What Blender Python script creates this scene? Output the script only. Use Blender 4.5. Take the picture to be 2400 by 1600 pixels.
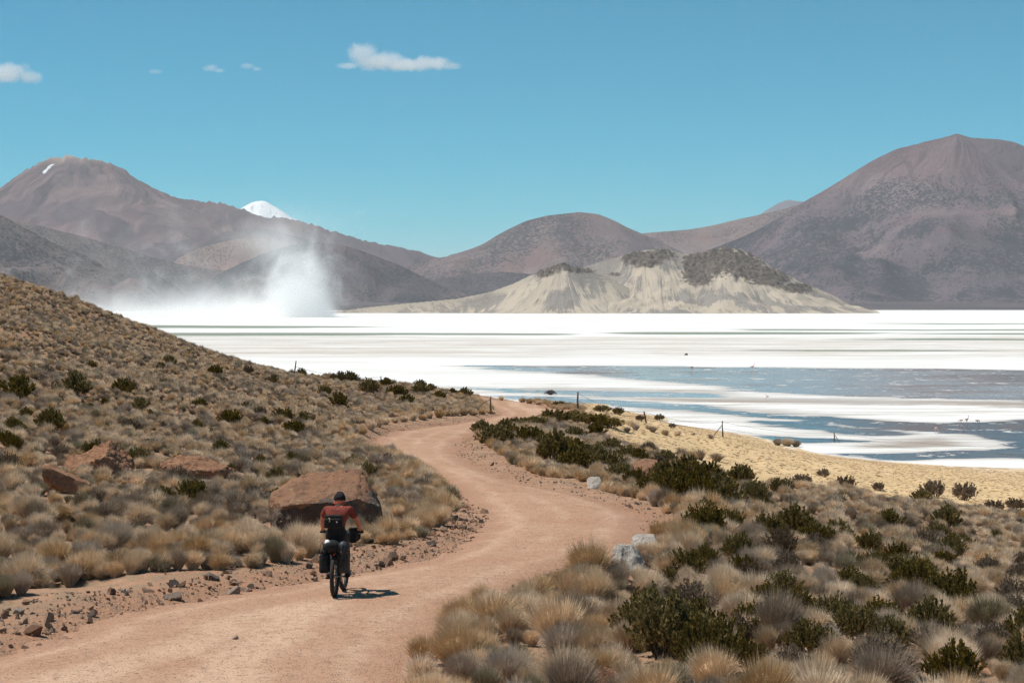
import bpy, bmesh, math, random
import numpy as np
from mathutils import Vector, Matrix, Euler, Quaternion

scene = bpy.context.scene
for o in list(bpy.data.objects):
    bpy.data.objects.remove(o, do_unlink=True)
COL = scene.collection

# ------------------------------------------------------------------ camera
cam_data = bpy.data.cameras.new('camera')
cam_data.sensor_width = 36.0
cam_data.lens = 36.0 * 4500.0 / 2400.0            # 67.5 mm
cam_data.shift_y = -(800.0 - 712.0) / 2400.0      # level camera, horizon above the middle
cam_data.clip_start = 0.5
cam_data.clip_end = 90000.0
camera = bpy.data.objects.new('camera', cam_data)
camera.location = (0, 0, 16.0)
camera.rotation_euler = (math.radians(90), 0, 0)
COL.objects.link(camera)
scene.camera = camera

# ------------------------------------------------------------------ sky and sun
SUN_EL, SUN_AZ = math.radians(62.0), math.radians(-86.0)    # azimuth from +Y towards +X: the sun stands high on the left
world = bpy.data.worlds.new('World')
scene.world = world
world.use_nodes = True
wn = world.node_tree
wn.nodes.clear()
sky = wn.nodes.new('ShaderNodeTexSky')
sky.sky_type = 'NISHITA'
sky.sun_disc = False
sky.sun_elevation = SUN_EL
sky.sun_rotation = SUN_AZ
sky.altitude = 4200.0
sky.air_density = 1.0
sky.dust_density = 0.6
sky.ozone_density = 2.0
tint = wn.nodes.new('ShaderNodeMix'); tint.data_type = 'RGBA'; tint.blend_type = 'MULTIPLY'
tint.inputs[0].default_value = 1.0
tint.inputs[7].default_value = (0.12, 0.90, 0.91, 1)        # the teal cast of the whole sky
bg = wn.nodes.new('ShaderNodeBackground')
bg.inputs['Strength'].default_value = 0.105
wo = wn.nodes.new('ShaderNodeOutputWorld')
wn.links.new(sky.outputs[0], tint.inputs[6])
wn.links.new(tint.outputs[2], bg.inputs['Color'])
wn.links.new(bg.outputs[0], wo.inputs['Surface'])

sun_data = bpy.data.lights.new('sun', 'SUN')
sun_data.energy = 5.0
sun_data.angle = math.radians(0.53)
sun_data.color = (1.0, 0.955, 0.88)
sun = bpy.data.objects.new('sun', sun_data)
to_sun = Vector((math.sin(SUN_AZ) * math.cos(SUN_EL), math.cos(SUN_AZ) * math.cos(SUN_EL), math.sin(SUN_EL)))
sun.rotation_euler = to_sun.to_track_quat('Z', 'Y').to_euler()
sun.location = to_sun * 300
COL.objects.link(sun)

vs = scene.view_settings
vs.view_transform = 'Standard'
vs.look = 'None'
vs.exposure = 0.0
vs.gamma = 1.0
vs.use_curve_mapping = False
scene.render.engine = 'CYCLES'
cy = scene.cycles
cy.use_denoising = True
cy.denoising_prefilter = 'NONE'
cy.max_bounces = 10
cy.diffuse_bounces = 2
cy.glossy_bounces = 2
cy.transmission_bounces = 2
cy.transparent_max_bounces = 8
cy.volume_bounces = 8
cy.volume_step_rate = 2.0
cy.volume_max_steps = 128
cy.use_light_tree = False
cy.use_adaptive_sampling = True
cy.adaptive_threshold = 0.02
cy.sample_clamp_indirect = 6.0

# ------------------------------------------------------------------ helpers
def lin(r, g, b):
    f = lambda c: ((c / 255.0) / 12.92) if c / 255.0 <= 0.04045 else (((c / 255.0) + 0.055) / 1.055) ** 2.4
    return (f(r), f(g), f(b), 1.0)

def np_mesh(name, verts, faces, smooth=True):
    """Mesh from numpy arrays; faces is an (n,3) or (n,4) int array, or a list of such arrays."""
    me = bpy.data.meshes.new(name)
    verts = np.asarray(verts, np.float32)
    groups = faces if isinstance(faces, list) else [faces]
    groups = [np.asarray(g, np.int32) for g in groups if len(g)]
    me.vertices.add(len(verts)); me.vertices.foreach_set('co', verts.ravel())
    idx = np.concatenate([g.ravel() for g in groups])
    tot = np.concatenate([np.full(len(g), g.shape[1], np.int32) for g in groups])
    start = np.concatenate([[0], np.cumsum(tot)[:-1]]).astype(np.int32)
    me.loops.add(len(idx)); me.loops.foreach_set('vertex_index', idx)
    me.polygons.add(len(tot)); me.polygons.foreach_set('loop_start', start); me.polygons.foreach_set('loop_total', tot)
    me.update(calc_edges=True)
    if smooth:
        me.polygons.foreach_set('use_smooth', np.ones(len(tot), bool))
    return me

def add_attr(me, name, vals, kind='FLOAT'):
    a = me.attributes.new(name, kind, 'POINT')
    if kind == 'FLOAT':
        a.data.foreach_set('value', np.asarray(vals, np.float32))
    elif kind == 'INT':
        a.data.foreach_set('value', np.asarray(vals, np.int32))
    elif kind == 'FLOAT_VECTOR':
        a.data.foreach_set('vector', np.asarray(vals, np.float32).ravel())
    elif kind == 'FLOAT_COLOR':
        a.data.foreach_set('color', np.asarray(vals, np.float32).ravel())

def grid_faces(ny, nx, keep=None):
    i = np.arange(ny * nx).reshape(ny, nx)
    q = np.stack([i[:-1, :-1], i[:-1, 1:], i[1:, 1:], i[1:, :-1]], -1).reshape(-1, 4)
    return q if keep is None else q[keep.ravel()]

def obj(name, me, mat=None, parent=None, loc=None, rot=None, scale=None):
    o = bpy.data.objects.new(name, me)
    COL.objects.link(o)
    if mat is not None and me is not None and len(me.materials) == 0:
        me.materials.append(mat)
    if parent is not None: o.parent = parent
    if loc is not None: o.location = loc
    if rot is not None: o.rotation_euler = rot
    if scale is not None: o.scale = scale if hasattr(scale, '__len__') else (scale,) * 3
    return o
def tag(o, label=None, cat=None, group=None, kind=None):
    if label: o['label'] = label
    if cat: o['category'] = cat
    if group: o['group'] = group
    if kind: o['kind'] = kind
    return o
def empty(name, loc=(0, 0, 0), rz=0.0):
    o = bpy.data.objects.new(name, None)
    o.empty_display_size = 0.2
    COL.objects.link(o); o.location = loc; o.rotation_euler = (0, 0, rz)
    return o

class NT:
    """Short-hand for building a material's nodes."""
    def __init__(self, name):
        self.mat = bpy.data.materials.new(name); self.mat.use_nodes = True
        self.t = self.mat.node_tree; self.t.nodes.clear()
        self.out = self.t.nodes.new('ShaderNodeOutputMaterial')
    def n(self, typ, **kw):
        nd = self.t.nodes.new('ShaderNode' + typ)
        for k, v in kw.items(): setattr(nd, k, v)
        return nd
    def l(self, a, b): self.t.links.new(a, b)
    def put(self, sock, v):
        if hasattr(v, 'is_output') or isinstance(v, bpy.types.NodeSocket): self.l(v, sock)
        else: sock.default_value = v
    def math(self, op, a, b=0.0, c=0.0, clamp=False):
        m = self.n('Math', operation=op, use_clamp=clamp)
        for i, v in enumerate((a, b, c)): self.put(m.inputs[i], v)
        return m.outputs[0]
    def ramp(self, x, a, b, lo=0.0, hi=1.0, smooth=True):
        m = self.n('MapRange', interpolation_type='SMOOTHSTEP' if smooth else 'LINEAR')
        for i, v in enumerate((x, a, b, lo, hi)): self.put(m.inputs[i], v)
        return m.outputs[0]
    def mix(self, f, a, b, mode='MIX'):
        m = self.n('Mix', data_type='RGBA', blend_type=mode)
        self.put(m.inputs[0], f); self.put(m.inputs[6], a); self.put(m.inputs[7], b)
        return m.outputs[2]
    def coords(self, scale=(1, 1, 1), kind='Object'):
        c = self.n('TexCoord'); m = self.n('Mapping'); m.inputs['Scale'].default_value = scale
        self.l(c.outputs[kind], m.inputs[0]); return m.outputs[0]
    def pos(self, scale=(1, 1, 1)):
        c = self.n('NewGeometry'); m = self.n('Mapping'); m.inputs['Scale'].default_value = scale
        self.l(c.outputs['Position'], m.inputs[0]); return m.outputs[0]
    def noise(self, vec, scale=1.0, detail=4.0, rough=0.55, dist=0.0):
        x = self.n('TexNoise'); self.l(vec, x.inputs['Vector'])
        x.inputs['Scale'].default_value = scale; x.inputs['Detail'].default_value = detail
        x.inputs['Roughness'].default_value = rough; x.inputs['Distortion'].default_value = dist
        return x.outputs[0]
    def voro(self, vec, scale=1.0, feature='F1', rnd=1.0, out='Distance'):
        x = self.n('TexVoronoi', feature=feature); self.l(vec, x.inputs['Vector'])
        x.inputs['Scale'].default_value = scale; x.inputs['Randomness'].default_value = rnd
        return x.outputs[out]
    def attr(self, name, out='Fac'):
        a = self.n('Attribute', attribute_name=name); return a.outputs[out]
    def bump(self, h, strength=0.4, dist=0.1):
        b = self.n('Bump'); b.inputs['Strength'].default_value = strength; b.inputs['Distance'].default_value = dist
        self.l(h, b.inputs['Height']); return b.outputs[0]
    def bsdf(self, color, rough=0.8, normal=None, metallic=0.0, spec=0.3):
        p = self.n('BsdfPrincipled')
        self.put(p.inputs['Base Color'], color); self.put(p.inputs['Roughness'], rough)
        self.put(p.inputs['Metallic'], metallic); self.put(p.inputs['Specular IOR Level'], spec)
        if normal is not None: self.l(normal, p.inputs['Normal'])
        self.l(p.outputs[0], self.out.inputs['Surface'])
        return p

def plain_mat(name, color, rough=0.7, metallic=0.0, var=0.15, scale=20.0, spec=0.3, bump=0.0):
    m = NT(name)
    n = m.noise(m.coords(), scale, 3)
    c = m.mix(m.ramp(n, .3, .7), tuple(v * (1 - var) for v in color[:3]) + (1,), tuple(min(1, v * (1 + var)) for v in color[:3]) + (1,))
    m.bsdf(c, rough, m.bump(n, bump, 0.02) if bump else None, metallic, spec)
    return m.mat
# ------------------------------------------------------------------ land form
# The land is measured from the photograph: a level camera 16 m above the salt
# flat, and points of the ground given by where they are seen and how far they lie.
CAM_Z, FPX, HORIZON = 16.0, 4500.0, 712.0
def seen(px, py, d):
    return ((px - 1200.0) / FPX * d, d, CAM_Z - (py - HORIZON) / FPX * d)
def plane_z(y):
    return 11.82 - 0.0272 * y
def on_plane(px, py):
    d = 18810.0 / (py - 834.6)
    return ((px - 1200.0) / FPX * d, d)

ROAD_EDGE = [(-420,1640),(-200,1580),(0,1530),(126,1500),(184,1466),(268,1440),(383,1417),(536,1394),(689,1367),(860,1340),
    (950,1320),(1014,1304),(1062,1288),(1109,1256),(1138,1228),(1129,1196),(1090,1167),(1050,1130),(1000,1097),
    (940,1073),(890,1057),(880,1042),(905,1023),(969,1007),(1064,994),(1128,985),(1175,974),(1168,962),(1145,950),
    (1110,938),(1060,929),(1085,925),(1147,933),(1224,942),(1265,947),(1316,959),(1340,967),(1270,980),(1189,990),
    (1122,1006),(1085,1025),(1066,1044),(1076,1071),(1128,1097),(1208,1128),(1295,1146),(1368,1161),(1425,1179),
    (1486,1203),(1500,1238),(1458,1281),(1380,1313),(1269,1340),(1173,1378),(1109,1405),(1030,1451),(1007,1499),
    (969,1524),(950,1556),(920,1640),(700,1900),(-900,1900)]
CLEAR_EDGE = [(-420,1480),(0,1405),(88,1388),(161,1369),(245,1357),(344,1346),(421,1342),(520,1338),(620,1327),(712,1319),
    (800,1304),(880,1288),(982,1268),(1014,1261),(1046,1242),(1071,1214),(1078,1189),(1049,1150),(1001,1108),(947,1083),
    (875,1067),(842,1035),(843,1024),(886,1001),(934,990),(969,988),(1001,983),(1049,977),(1096,975),(1160,969),
    (1150,957),(1120,944),(1060,931),(1085,924),(1147,931),(1224,940),(1265,945),(1316,957),(1345,967),(1270,985),
    (1190,1004),(1110,1022),(1112,1034),(1124,1046),(1160,1064),(1198,1092),(1240,1105),(1288,1118),(1351,1131),
    (1393,1146),(1428,1156),(1495,1170),(1536,1198),(1566,1238),(1505,1288),(1435,1330),(1352,1345),(1301,1378),
    (1173,1425),(1100,1440),(1020,1465),(1005,1505),(975,1540),(950,1600),(920,1680),(700,1950),(-900,1950)]
ROAD_POLY = np.array([on_plane(*p) for p in ROAD_EDGE])
CLEAR_POLY = np.array([on_plane(*p) for p in CLEAR_EDGE])

def smooth_poly(P, n=4):
    # Catmull-Rom through the corners, so the road edge runs in curves
    out = []
    m = len(P)
    for i in range(m):
        a, b, c, d = P[i - 1], P[i], P[(i + 1) % m], P[(i + 2) % m]
        for k in range(n):
            t = k / n
            out.append(0.5 * ((2 * b) + (c - a) * t + (2 * a - 5 * b + 4 * c - d) * t * t + (3 * b - a - 3 * c + d) * t ** 3))
    return np.array(out)
ROAD_POLY = smooth_poly(ROAD_POLY, 3)
CLEAR_POLY = smooth_poly(CLEAR_POLY, 2)

def signed_dist(P, x, y):
    # negative inside the polygon
    x = np.asarray(x, float); y = np.asarray(y, float)
    best = np.full(x.shape, 1e18); inside = np.zeros(x.shape, bool)
    for i in range(len(P)):
        ax, ay = P[i - 1]; bx, by = P[i]
        ex, ey = bx - ax, by - ay
        t = np.clip(((x - ax) * ex + (y - ay) * ey) / (ex * ex + ey * ey + 1e-12), 0, 1)
        best = np.minimum(best, (x - ax - t * ex) ** 2 + (y - ay - t * ey) ** 2)
        cond = (ay > y) != (by > y)
        xi = ax + (y - ay) * ex / (ey if abs(ey) > 1e-12 else 1e-12)
        inside ^= cond & (x < xi)
    d = np.sqrt(best)
    return np.where(inside, -d, d)

CTRL = []
for p in ROAD_EDGE[::1]:
    if p[1] < 1650:
        x, y = on_plane(*p); CTRL.append((x, y, plane_z(y)))
for px, rows in {
    2400: [(1600,26),(1400,45),(1300,65),(1240,85),(1190,115),(1150,140),(1110,176),(1098,186.5)],
    1900: [(1600,25.5),(1400,38),(1250,62),(1150,100),(1110,130),(1080,165),(1065,195),(1058,208)],
    1550: [(1190,57),(1150,66),(1080,95),(1040,130),(1015,165),(1000,200),(990,240),(988,258)],
    1400: [(1050,90),(1000,130),(975,165),(960,200),(950,260),(945,309)],
    2900: [(1600,28),(1400,48),(1250,90),(1190,120),(1130,168),(1112,180)],
    1200: [(943,174),(942,192),(946,215)], 1300: [(958,200),(962,240)],
    0:    [(1392,34),(1290,40),(1205,46),(1000,68),(850,100),(750,125),(650,160)],
    300:  [(1320,38),(1250,43.5),(1190,49),(1000,80),(900,110),(820,135),(757,160)],
    600:  [(1290,41),(1195,51),(1050,80),(950,115),(900,140),(862,160)],
    850:  [(1150,58),(1000,100),(950,130),(915,155),(899,170)],
    1000: [(940,158),(914,176)],
    1100: [(934,182)],
    408:  [(803,165),(812,185)], 714: [(888,162),(893,185)], 816: [(902,165),(905,185)], 612: [(874,185)],
    -300: [(1420,33),(1220,46),(970,70),(760,110),(650,135),(560,160)],
    -900: [(1200,46),(850,70),(560,110),(380,160)]}.items():
    for py, d in rows:
        CTRL.append(seen(px, py, d))
# the far side of the spur, falling to the salt flat, and the ground round the camera
for px, rows in {1200: [(240,2.8),(290,-.3),(340,-2)], 1100: [(230,4),(280,0.4),(330,-2)], 1000: [(220,5),(290,-.3),(340,-2)],
                 850: [(225,5),(290,0),(340,-2)], 612: [(220,6),(285,0),(340,-2)], 306: [(220,9),(300,1.),(350,-2)],
                 0: [(230,12.5),(320,2.5),(380,-2)], -300: [(230,17),(330,6),(420,-2)], -900: [(230,24),(330,14),(460,-2)],
                 1400: [(350,-2)], 1550: [(320,-2.)], 1900: [(270,-2.)], 2400: [(250,-2.2)], 2900: [(250,-2.5)]}.items():
    for d, z in rows:
        CTRL.append(((px - 1200) / FPX * d, d, z))
CTRL += [(0,0,14.3),(-10,0,14.5),(10,0,14.1),(0,9,12.5),(-12,12,12.3),(12,12,12.0),(0,-20,14.9),(-25,-10,15.5),(25,-10,14),
         (-25,20,12.9),(25,25,9.5),(30,50,7.2),(-40,40,15.5)]
CTRL += [(x, y, -7.0) for x in (-60, -20, 20, 60, 100) for y in (470,)] + [(90, 300, -5), (140, 230, -3), (140, 150, .5), (120, 80, 4), (-110, 480, -5)]
CTRL = np.array(CTRL)
def _tps_k(r2):
    return r2 * np.log(r2 + 1e-9) * 0.5
def _fit():
    X = CTRL[:, :2] / 50.0; n = len(X)
    K = _tps_k(((X[:, None] - X[None]) ** 2).sum(-1)) + np.eye(n) * 2e-4
    A = np.zeros((n + 3, n + 3)); A[:n, :n] = K
    A[:n, n] = 1; A[:n, n + 1:] = X; A[n, :n] = 1; A[n + 1:, :n] = X.T
    return np.linalg.solve(A, np.concatenate([CTRL[:, 2], [0, 0, 0]]))
_W = _fit()
def base_height(x, y):
    x = np.asarray(x, float) / 50; y = np.asarray(y, float) / 50
    z = _W[-3] + _W[-2] * x + _W[-1] * y
    for (cx, cy, _), w in zip(CTRL, _W):
        z = z + w * _tps_k((x - cx / 50) ** 2 + (y - cy / 50) ** 2)
    return z

# value-gradient noise on numpy arrays
_rng0 = np.random.RandomState(7)
_PERM = np.concatenate([_rng0.permutation(256)] * 3)
_G2 = np.stack([np.cos(np.arange(256) * 2.399), np.sin(np.arange(256) * 2.399)], 1)
def noise2(x, y, seed=0):
    x = np.asarray(x, float) + seed * 17.3; y = np.asarray(y, float) - seed * 9.1
    xi = np.floor(x).astype(int); yi = np.floor(y).astype(int)
    xf = x - xi; yf = y - yi
    u = xf ** 3 * (xf * (xf * 6 - 15) + 10); v = yf ** 3 * (yf * (yf * 6 - 15) + 10)
    def g(i, j, dx, dy):
        h = _PERM[_PERM[(xi + i) & 255] + ((yi + j) & 255)]
        return _G2[h, 0] * dx + _G2[h, 1] * dy
    n0 = g(0, 0, xf, yf) * (1 - u) + g(1, 0, xf - 1, yf) * u
    n1 = g(0, 1, xf, yf - 1) * (1 - u) + g(1, 1, xf - 1, yf - 1) * u
    return (n0 * (1 - v) + n1 * v) * 1.5
def fbm(x, y, oct=4, seed=0, gain=.5):
    s = 0; a = 1
    for i in range(oct):
        s = s + a * noise2(x * 2 ** i, y * 2 ** i, seed + i * 3); a *= gain
    return s
def sstep(a, b, x):
    t = np.clip((np.asarray(x, float) - a) / (b - a), 0, 1)
    return t * t * (3 - 2 * t)

def ground(x, y, sd=None):
    """Height of the ground; banks, humps and stony roughness come on beside the road."""
    x = np.asarray(x, float); y = np.asarray(y, float)
    if sd is None:
        sd = signed_dist(ROAD_POLY, x, y)
    z = base_height(x, y)
    off = sstep(0.1, 2.5, sd)
    dry = sstep(0.5, 2.5, z)
    z = z + off * dry * (0.22 * fbm(x / 5, y / 5, 3, 1) + 0.3 * noise2(x / 17, y / 17, 5) * sstep(3, 12, sd))
    z = z + 0.11 * sstep(0.0, 1.1, sd) * np.exp(-np.maximum(sd, 0) / 7.0)          # low bank thrown up by the grader
    z = z + sstep(-.4, .5, sd) * 0.05 * fbm(x / 0.7, y / 0.7, 3, 9) * dry
    z = z - 0.05 * sstep(-1.1, -0.05, sd) * (1 - sstep(-0.05, 0.6, sd))             # slight gutter
    return z
def ground1(x, y):
    return float(ground(np.array([x]), np.array([y]))[0])
def spot(px, py, dmax=420.0):
    """Where the line of sight through a point of the photograph meets the ground."""
    d = np.concatenate([np.arange(18, 120, .1), np.arange(120, dmax, .3)])
    x = (px - 1200.0) / FPX * d
    ray = CAM_Z - (py - HORIZON) / FPX * d
    g = ground(x, d)
    hit = np.nonzero(g >= ray)[0]
    i = int(hit[0]) if len(hit) else len(d) - 1
    return float(x[i]), float(d[i]), float(g[i])
# ------------------------------------------------------------------ ground, road, salt flat
def steps(*segs):
    out = [np.array([segs[0][0]], float)]
    for a, b, h0, h1 in segs:
        v = [a]; 
        while v[-1] < b:
            t = (v[-1] - a) / (b - a); v.append(v[-1] + h0 + (h1 - h0) * t)
        out.append(np.array(v[1:]))
    return np.concatenate(out)

MEADOW_EDGE = [(1375,1002),(1412,1006),(1440,1030),(1478,1050),(1562,1068),(1640,1082),(1660,1100),(1721,1126),(1768,1136),(1927,1146),
               (2030,1158),(2072,1178),(2165,1174),(2250,1194),(2400,1210),(2600,1235)]
_m = [spot(*p)[:2] for p in MEADOW_EDGE]
MEADOW_POLY = np.array(_m + [(70, 120), (140, 140), (200, 300), (60, 420), (20, 420), (11, 290), (9, 220)])

def land_fields(x, y, z, sd):
    n1 = fbm(x / 6, y / 6, 3, 31); n2 = fbm(x / 1.7, y / 1.7, 3, 41)
    md = signed_dist(MEADOW_POLY, x, y) + 1.6 * n1 + .8 * n2
    meadow = 1 - sstep(-1.0, 1.4, md)
    salt = (1 - sstep(0.15, 0.75, z + 0.35 * n1 + .2 * n2)) * sstep(-.3, .35, n2 + .35 * n1)
    weed = (1 - sstep(0.25, 0.7, z)) * sstep(.0, .5, fbm(x / 9, y / 4, 3, 51) + .2)
    return meadow, salt, weed

gy = steps((-40, 15, 3, .5), (15, 75, .34, .34), (75, 230, .4, .9), (230, 440, 1.5, 5))
gx = steps((-130, -50, 4, 1.0), (-50, -18, .6, .4), (-18, 24, .34, .34), (24, 60, .5, .9), (60, 190, 1.2, 6))
GX, GY = np.meshgrid(gx, gy)
GSD = signed_dist(ROAD_POLY, GX, GY)
GZ = ground(GX, GY, GSD)
GZ = np.where(GZ < -0.35, -0.35 - (-.35 - GZ) * 0.5, GZ)
_me, _sa, _we = land_fields(GX, GY, GZ, GSD)
keep = np.minimum.reduce([GZ[:-1, :-1], GZ[1:, :-1], GZ[:-1, 1:], GZ[1:, 1:]]) > -1.6
me = np_mesh('ground', np.stack([GX, GY, GZ], -1).reshape(-1, 3), grid_faces(len(gy), len(gx), keep))
add_attr(me, 'meadow', _me.ravel()); add_attr(me, 'salt', _sa.ravel()); add_attr(me, 'weed', _we.ravel())
add_attr(me, 'verge', np.exp(-np.maximum(GSD, 0) / 1.6).ravel())

m = NT('soil')
v = m.pos()
n_big = m.noise(v, .22, 4); n_mid = m.noise(v, 2.2, 5, .6); n_fine = m.noise(v, 14, 4, .6)
soil = m.mix(m.ramp(n_big, .35, .65), (0.36, 0.19, 0.115, 1), (0.40, 0.235, 0.15, 1))
soil = m.mix(m.ramp(n_mid, .35, .7, 0, .6), soil, (0.25, 0.15, 0.10, 1))
litter = m.mix(m.ramp(n_fine, .3, .7), (0.20, 0.15, 0.10, 1), (0.34, 0.26, 0.17, 1))
soil = m.mix(m.math('MULTIPLY', m.ramp(n_mid, .4, .62), m.math('MULTIPLY', m.math('SUBTRACT', 1.0, m.attr('verge')), .75)), soil, litter)
peb = m.voro(v, 11.0); pebc = m.voro(v, 11.0, out='Color')
grav = m.math('MULTIPLY', m.ramp(peb, .30, .22), m.math('MULTIPLY', m.attr('verge'), .55))
soil = m.mix(grav, soil, m.mix(.75, pebc, (0.42, 0.30, 0.22, 1)))
straw = m.mix(m.ramp(m.noise(v, .5, 5, .6), .3, .7), (0.56, 0.385, 0.20, 1), (0.66, 0.475, 0.27, 1))
straw = m.mix(m.ramp(m.noise(m.pos((1, .45, 1)), 3.2, 5, .7), .55, .75, 0, .35), straw, (0.36, 0.25, 0.14, 1))
col = m.mix(m.attr('meadow'), soil, straw)
col = m.mix(m.math('MULTIPLY', m.attr('weed'), m.ramp(n_mid, .35, .6)), col, (0.30, 0.17, 0.06, 1))
col = m.mix(m.math('MULTIPLY', m.attr('salt'), m.ramp(m.noise(v, .9, 5), .4, .6)), col, (0.80, 0.77, 0.72, 1))
h = m.math('ADD', m.math('MULTIPLY', n_fine, .5), m.math('ADD', m.math('MULTIPLY', n_mid, 1.4), m.math('MULTIPLY', m.ramp(peb, .35, .1), m.math('MULTIPLY', m.attr('verge'), .5))))
h = m.math('MULTIPLY', h, m.math('SUBTRACT', 1.0, m.math('MULTIPLY', m.attr('meadow'), .8)))
m.bsdf(col, .95, m.bump(h, .8, .10), 0, .1)
M_SOIL = m.mat
tag(obj('ground', me, M_SOIL), kind='structure')

# the road: a graded gravel strip laid on the ground, edges running out under the soil
ry = steps((14, 70, .16, .16), (70, 225, .22, .5)); rx = steps((-26, 9, .17, .17))
RX, RY = np.meshgrid(rx, ry)
RSD = signed_dist(ROAD_POLY, RX, RY)
RZ = ground(RX, RY, RSD)
ruts = 0.02 * noise2(RX * 1.2, RY * .35, 61) + .012 * fbm(RX * 2.2, RY * 2.2, 2, 63)
RZ = RZ + 0.035 - 0.13 * sstep(-.15, .55, RSD + .25 * fbm(RX * 1.4, RY * 1.4, 3, 67)) + ruts * sstep(0, -.6, RSD)
keep = np.minimum.reduce([RSD[:-1, :-1], RSD[1:, :-1], RSD[:-1, 1:], RSD[1:, 1:]]) < .9
used = np.unique(grid_faces(len(ry), len(rx), keep)); remap = np.zeros(RX.size, int); remap[used] = np.arange(len(used))
me = np_mesh('road', np.stack([RX, RY, RZ], -1).reshape(-1, 3)[used], remap[grid_faces(len(ry), len(rx), keep)])
add_attr(me, 'edge', np.clip(-RSD, -1, 6).ravel()[used])
m = NT('road_gravel')
v = m.pos()
e = m.math('ADD', m.attr('edge'), m.ramp(m.noise(v, .6, 3), 0, 1, -.5, .5, False))
n1 = m.noise(v, .35, 5, .6); n2 = m.noise(v, 5.0, 5, .65); n3 = m.noise(v, 38, 3, .6)
base = m.mix(m.ramp(n1, .35, .68), (0.415, 0.235, 0.150, 1), (0.475, 0.29, 0.195, 1))
track = m.math('MULTIPLY', m.ramp(m.math('PINGPONG', m.math('ADD', e, .55), .95), .25, .75), m.ramp(e, .3, 1.0))
base = m.mix(m.math('MULTIPLY', track, m.ramp(n1, .3, .6, .45, 1.0)), base, (0.565, 0.37, 0.255, 1))
base = m.mix(m.ramp(e, .8, .0, 0, .75), base, (0.37, 0.20, 0.128, 1))
base = m.mix(m.ramp(n2, .45, .70, 0, .5), base, (0.28, 0.16, 0.105, 1))
p1 = m.voro(v, 26.0); p1c = m.voro(v, 26.0, out='Color')
sepc = m.n('SeparateColor'); m.l(p1c, sepc.inputs[0])
few = m.math('GREATER_THAN', sepc.outputs[0], .62)
base = m.mix(m.math('MULTIPLY', m.ramp(p1, .32, .22), few), base, m.mix(m.math('GREATER_THAN', sepc.outputs[1], .55), (0.58, 0.44, 0.34, 1), (0.17, 0.11, 0.085, 1)))
base = m.mix(m.ramp(n3, .4, .7, 0, .28), base, (0.58, 0.385, 0.27, 1))
h = m.math('ADD', m.math('MULTIPLY', n2, .9), m.math('ADD', m.math('MULTIPLY', n3, .22), m.math('MULTIPLY', m.math('MULTIPLY', m.ramp(p1, .4, .1), few), .5)))
m.bsdf(base, .95, m.bump(h, 1.0, .06), 0, .1)
tag(obj('road', me, m.mat), kind='structure')

# the salt flat: one level sheet with pools and brine streaks
def flat(px, py):
    d = 72000.0 / (py - 712.0); return ((px - 1200.0) / FPX * d, d)
POOLS = [   # outlines of open water, read off the photograph and laid on the level of the flat
    [(1120,856),(1439,857),(1600,858),(1768,861),(2100,863),(2400,868),(2700,870),(2700,944),(2400,940),(2100,932),(1814,921),(1698,904),(1560,893),(1477,886),(1316,874),(1209,866)],
    [(1056,906),(1200,909),(1330,913),(1440,916),(1600,918),(1720,924),(1700,931),(1560,930),(1440,930),(1320,924),(1180,914)],
    [(1190,925),(1330,930),(1450,936),(1560,942),(1680,952),(1768,964),(1860,973),(1980,984),(2095,992),(2240,1003),(2330,1020),(2364,1036),(2352,1052),(2329,1040),(2290,1024),(2200,1013),(2095,1008),(1955,996),(1838,984),(1740,974),(1640,964),(1500,953),(1380,949),(1250,938)],
    [(1830,970),(1955,976),(2050,982),(2114,988),(2235,991),(2400,985),(2700,981),(2700,1080),(2400,1074),(2235,1076),(2095,1080),(2010,1072),(1960,1064),(2048,1061),(2188,1058),(2329,1053),(2352,1044),(2318,1027),(2212,1015),(2095,1003),(1955,990)],
    [(1690,1016),(1780,1021),(1900,1026),(2010,1029),(2060,1031),(1960,1037),(1860,1037),(1750,1032)],
    [(1780,985),(1900,992),(2000,1000),(2100,1010),(2130,1018),(2030,1022),(1930,1012),(1830,1000)]]
GREEN = [[(-200,761),(300,762),(700,764),(900,766),(700,768.5),(300,769),(-200,769)],
         [(-200,779),(400,779.5),(900,780),(1100,780),(1350,781),(1350,784),(1000,785.5),(700,787),(-200,787)],
         [(1480,778),(1800,778),(2050,779.5),(2050,782),(1700,784),(1480,783)],
         [(1750,771),(2150,772),(2600,771),(2600,774),(2150,775),(1800,774)],
         [(1900,795),(2200,793),(2450,794),(2700,793),(2700,798),(2400,798),(2100,798)],
         [(2030,781),(2300,781),(2600,780),(2600,784),(2300,784)],
         [(2000,757),(2250,758),(2600,757),(2600,759),(2200,760)],
         [(1750,821),(2000,819),(2300,821),(2300,823),(2000,823)]]
BEIGE = [(-300,788),(400,788),(1000,789),(1700,790),(2700,790),(2700,832),(1900,836),(1400,833),(900,838),(500,834),(-300,830)]
SHALLOW = [[(1380,922),(1900,930),(2700,944),(2700,958),(2200,951),(1800,946),(1500,940)],
           [(1500,950),(1800,955),(1980,968),(2100,985),(1960,986),(1800,976),(1620,968)],
           [(1150,905),(1700,912),(1750,925),(1400,926)],
           [(2000,1030),(2120,1020),(2240,1020),(2320,1032),(2345,1044),(2300,1052),(2100,1054),(1960,1052)]]
sy = [120.0]
while sy[-1] < 7600: sy.append(sy[-1] * 1.0065)
sy = np.array(sy)
sx = steps((-9000, -1000, 600, 60), (-1000, -90, 50, 2.5), (-90, 150, 1.25, 1.25), (150, 1000, 2.5, 50), (1000, 9000, 60, 600))
SX, SY = np.meshgrid(sx, sy)
near = np.clip(SY / 300.0, .5, 8)
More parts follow.
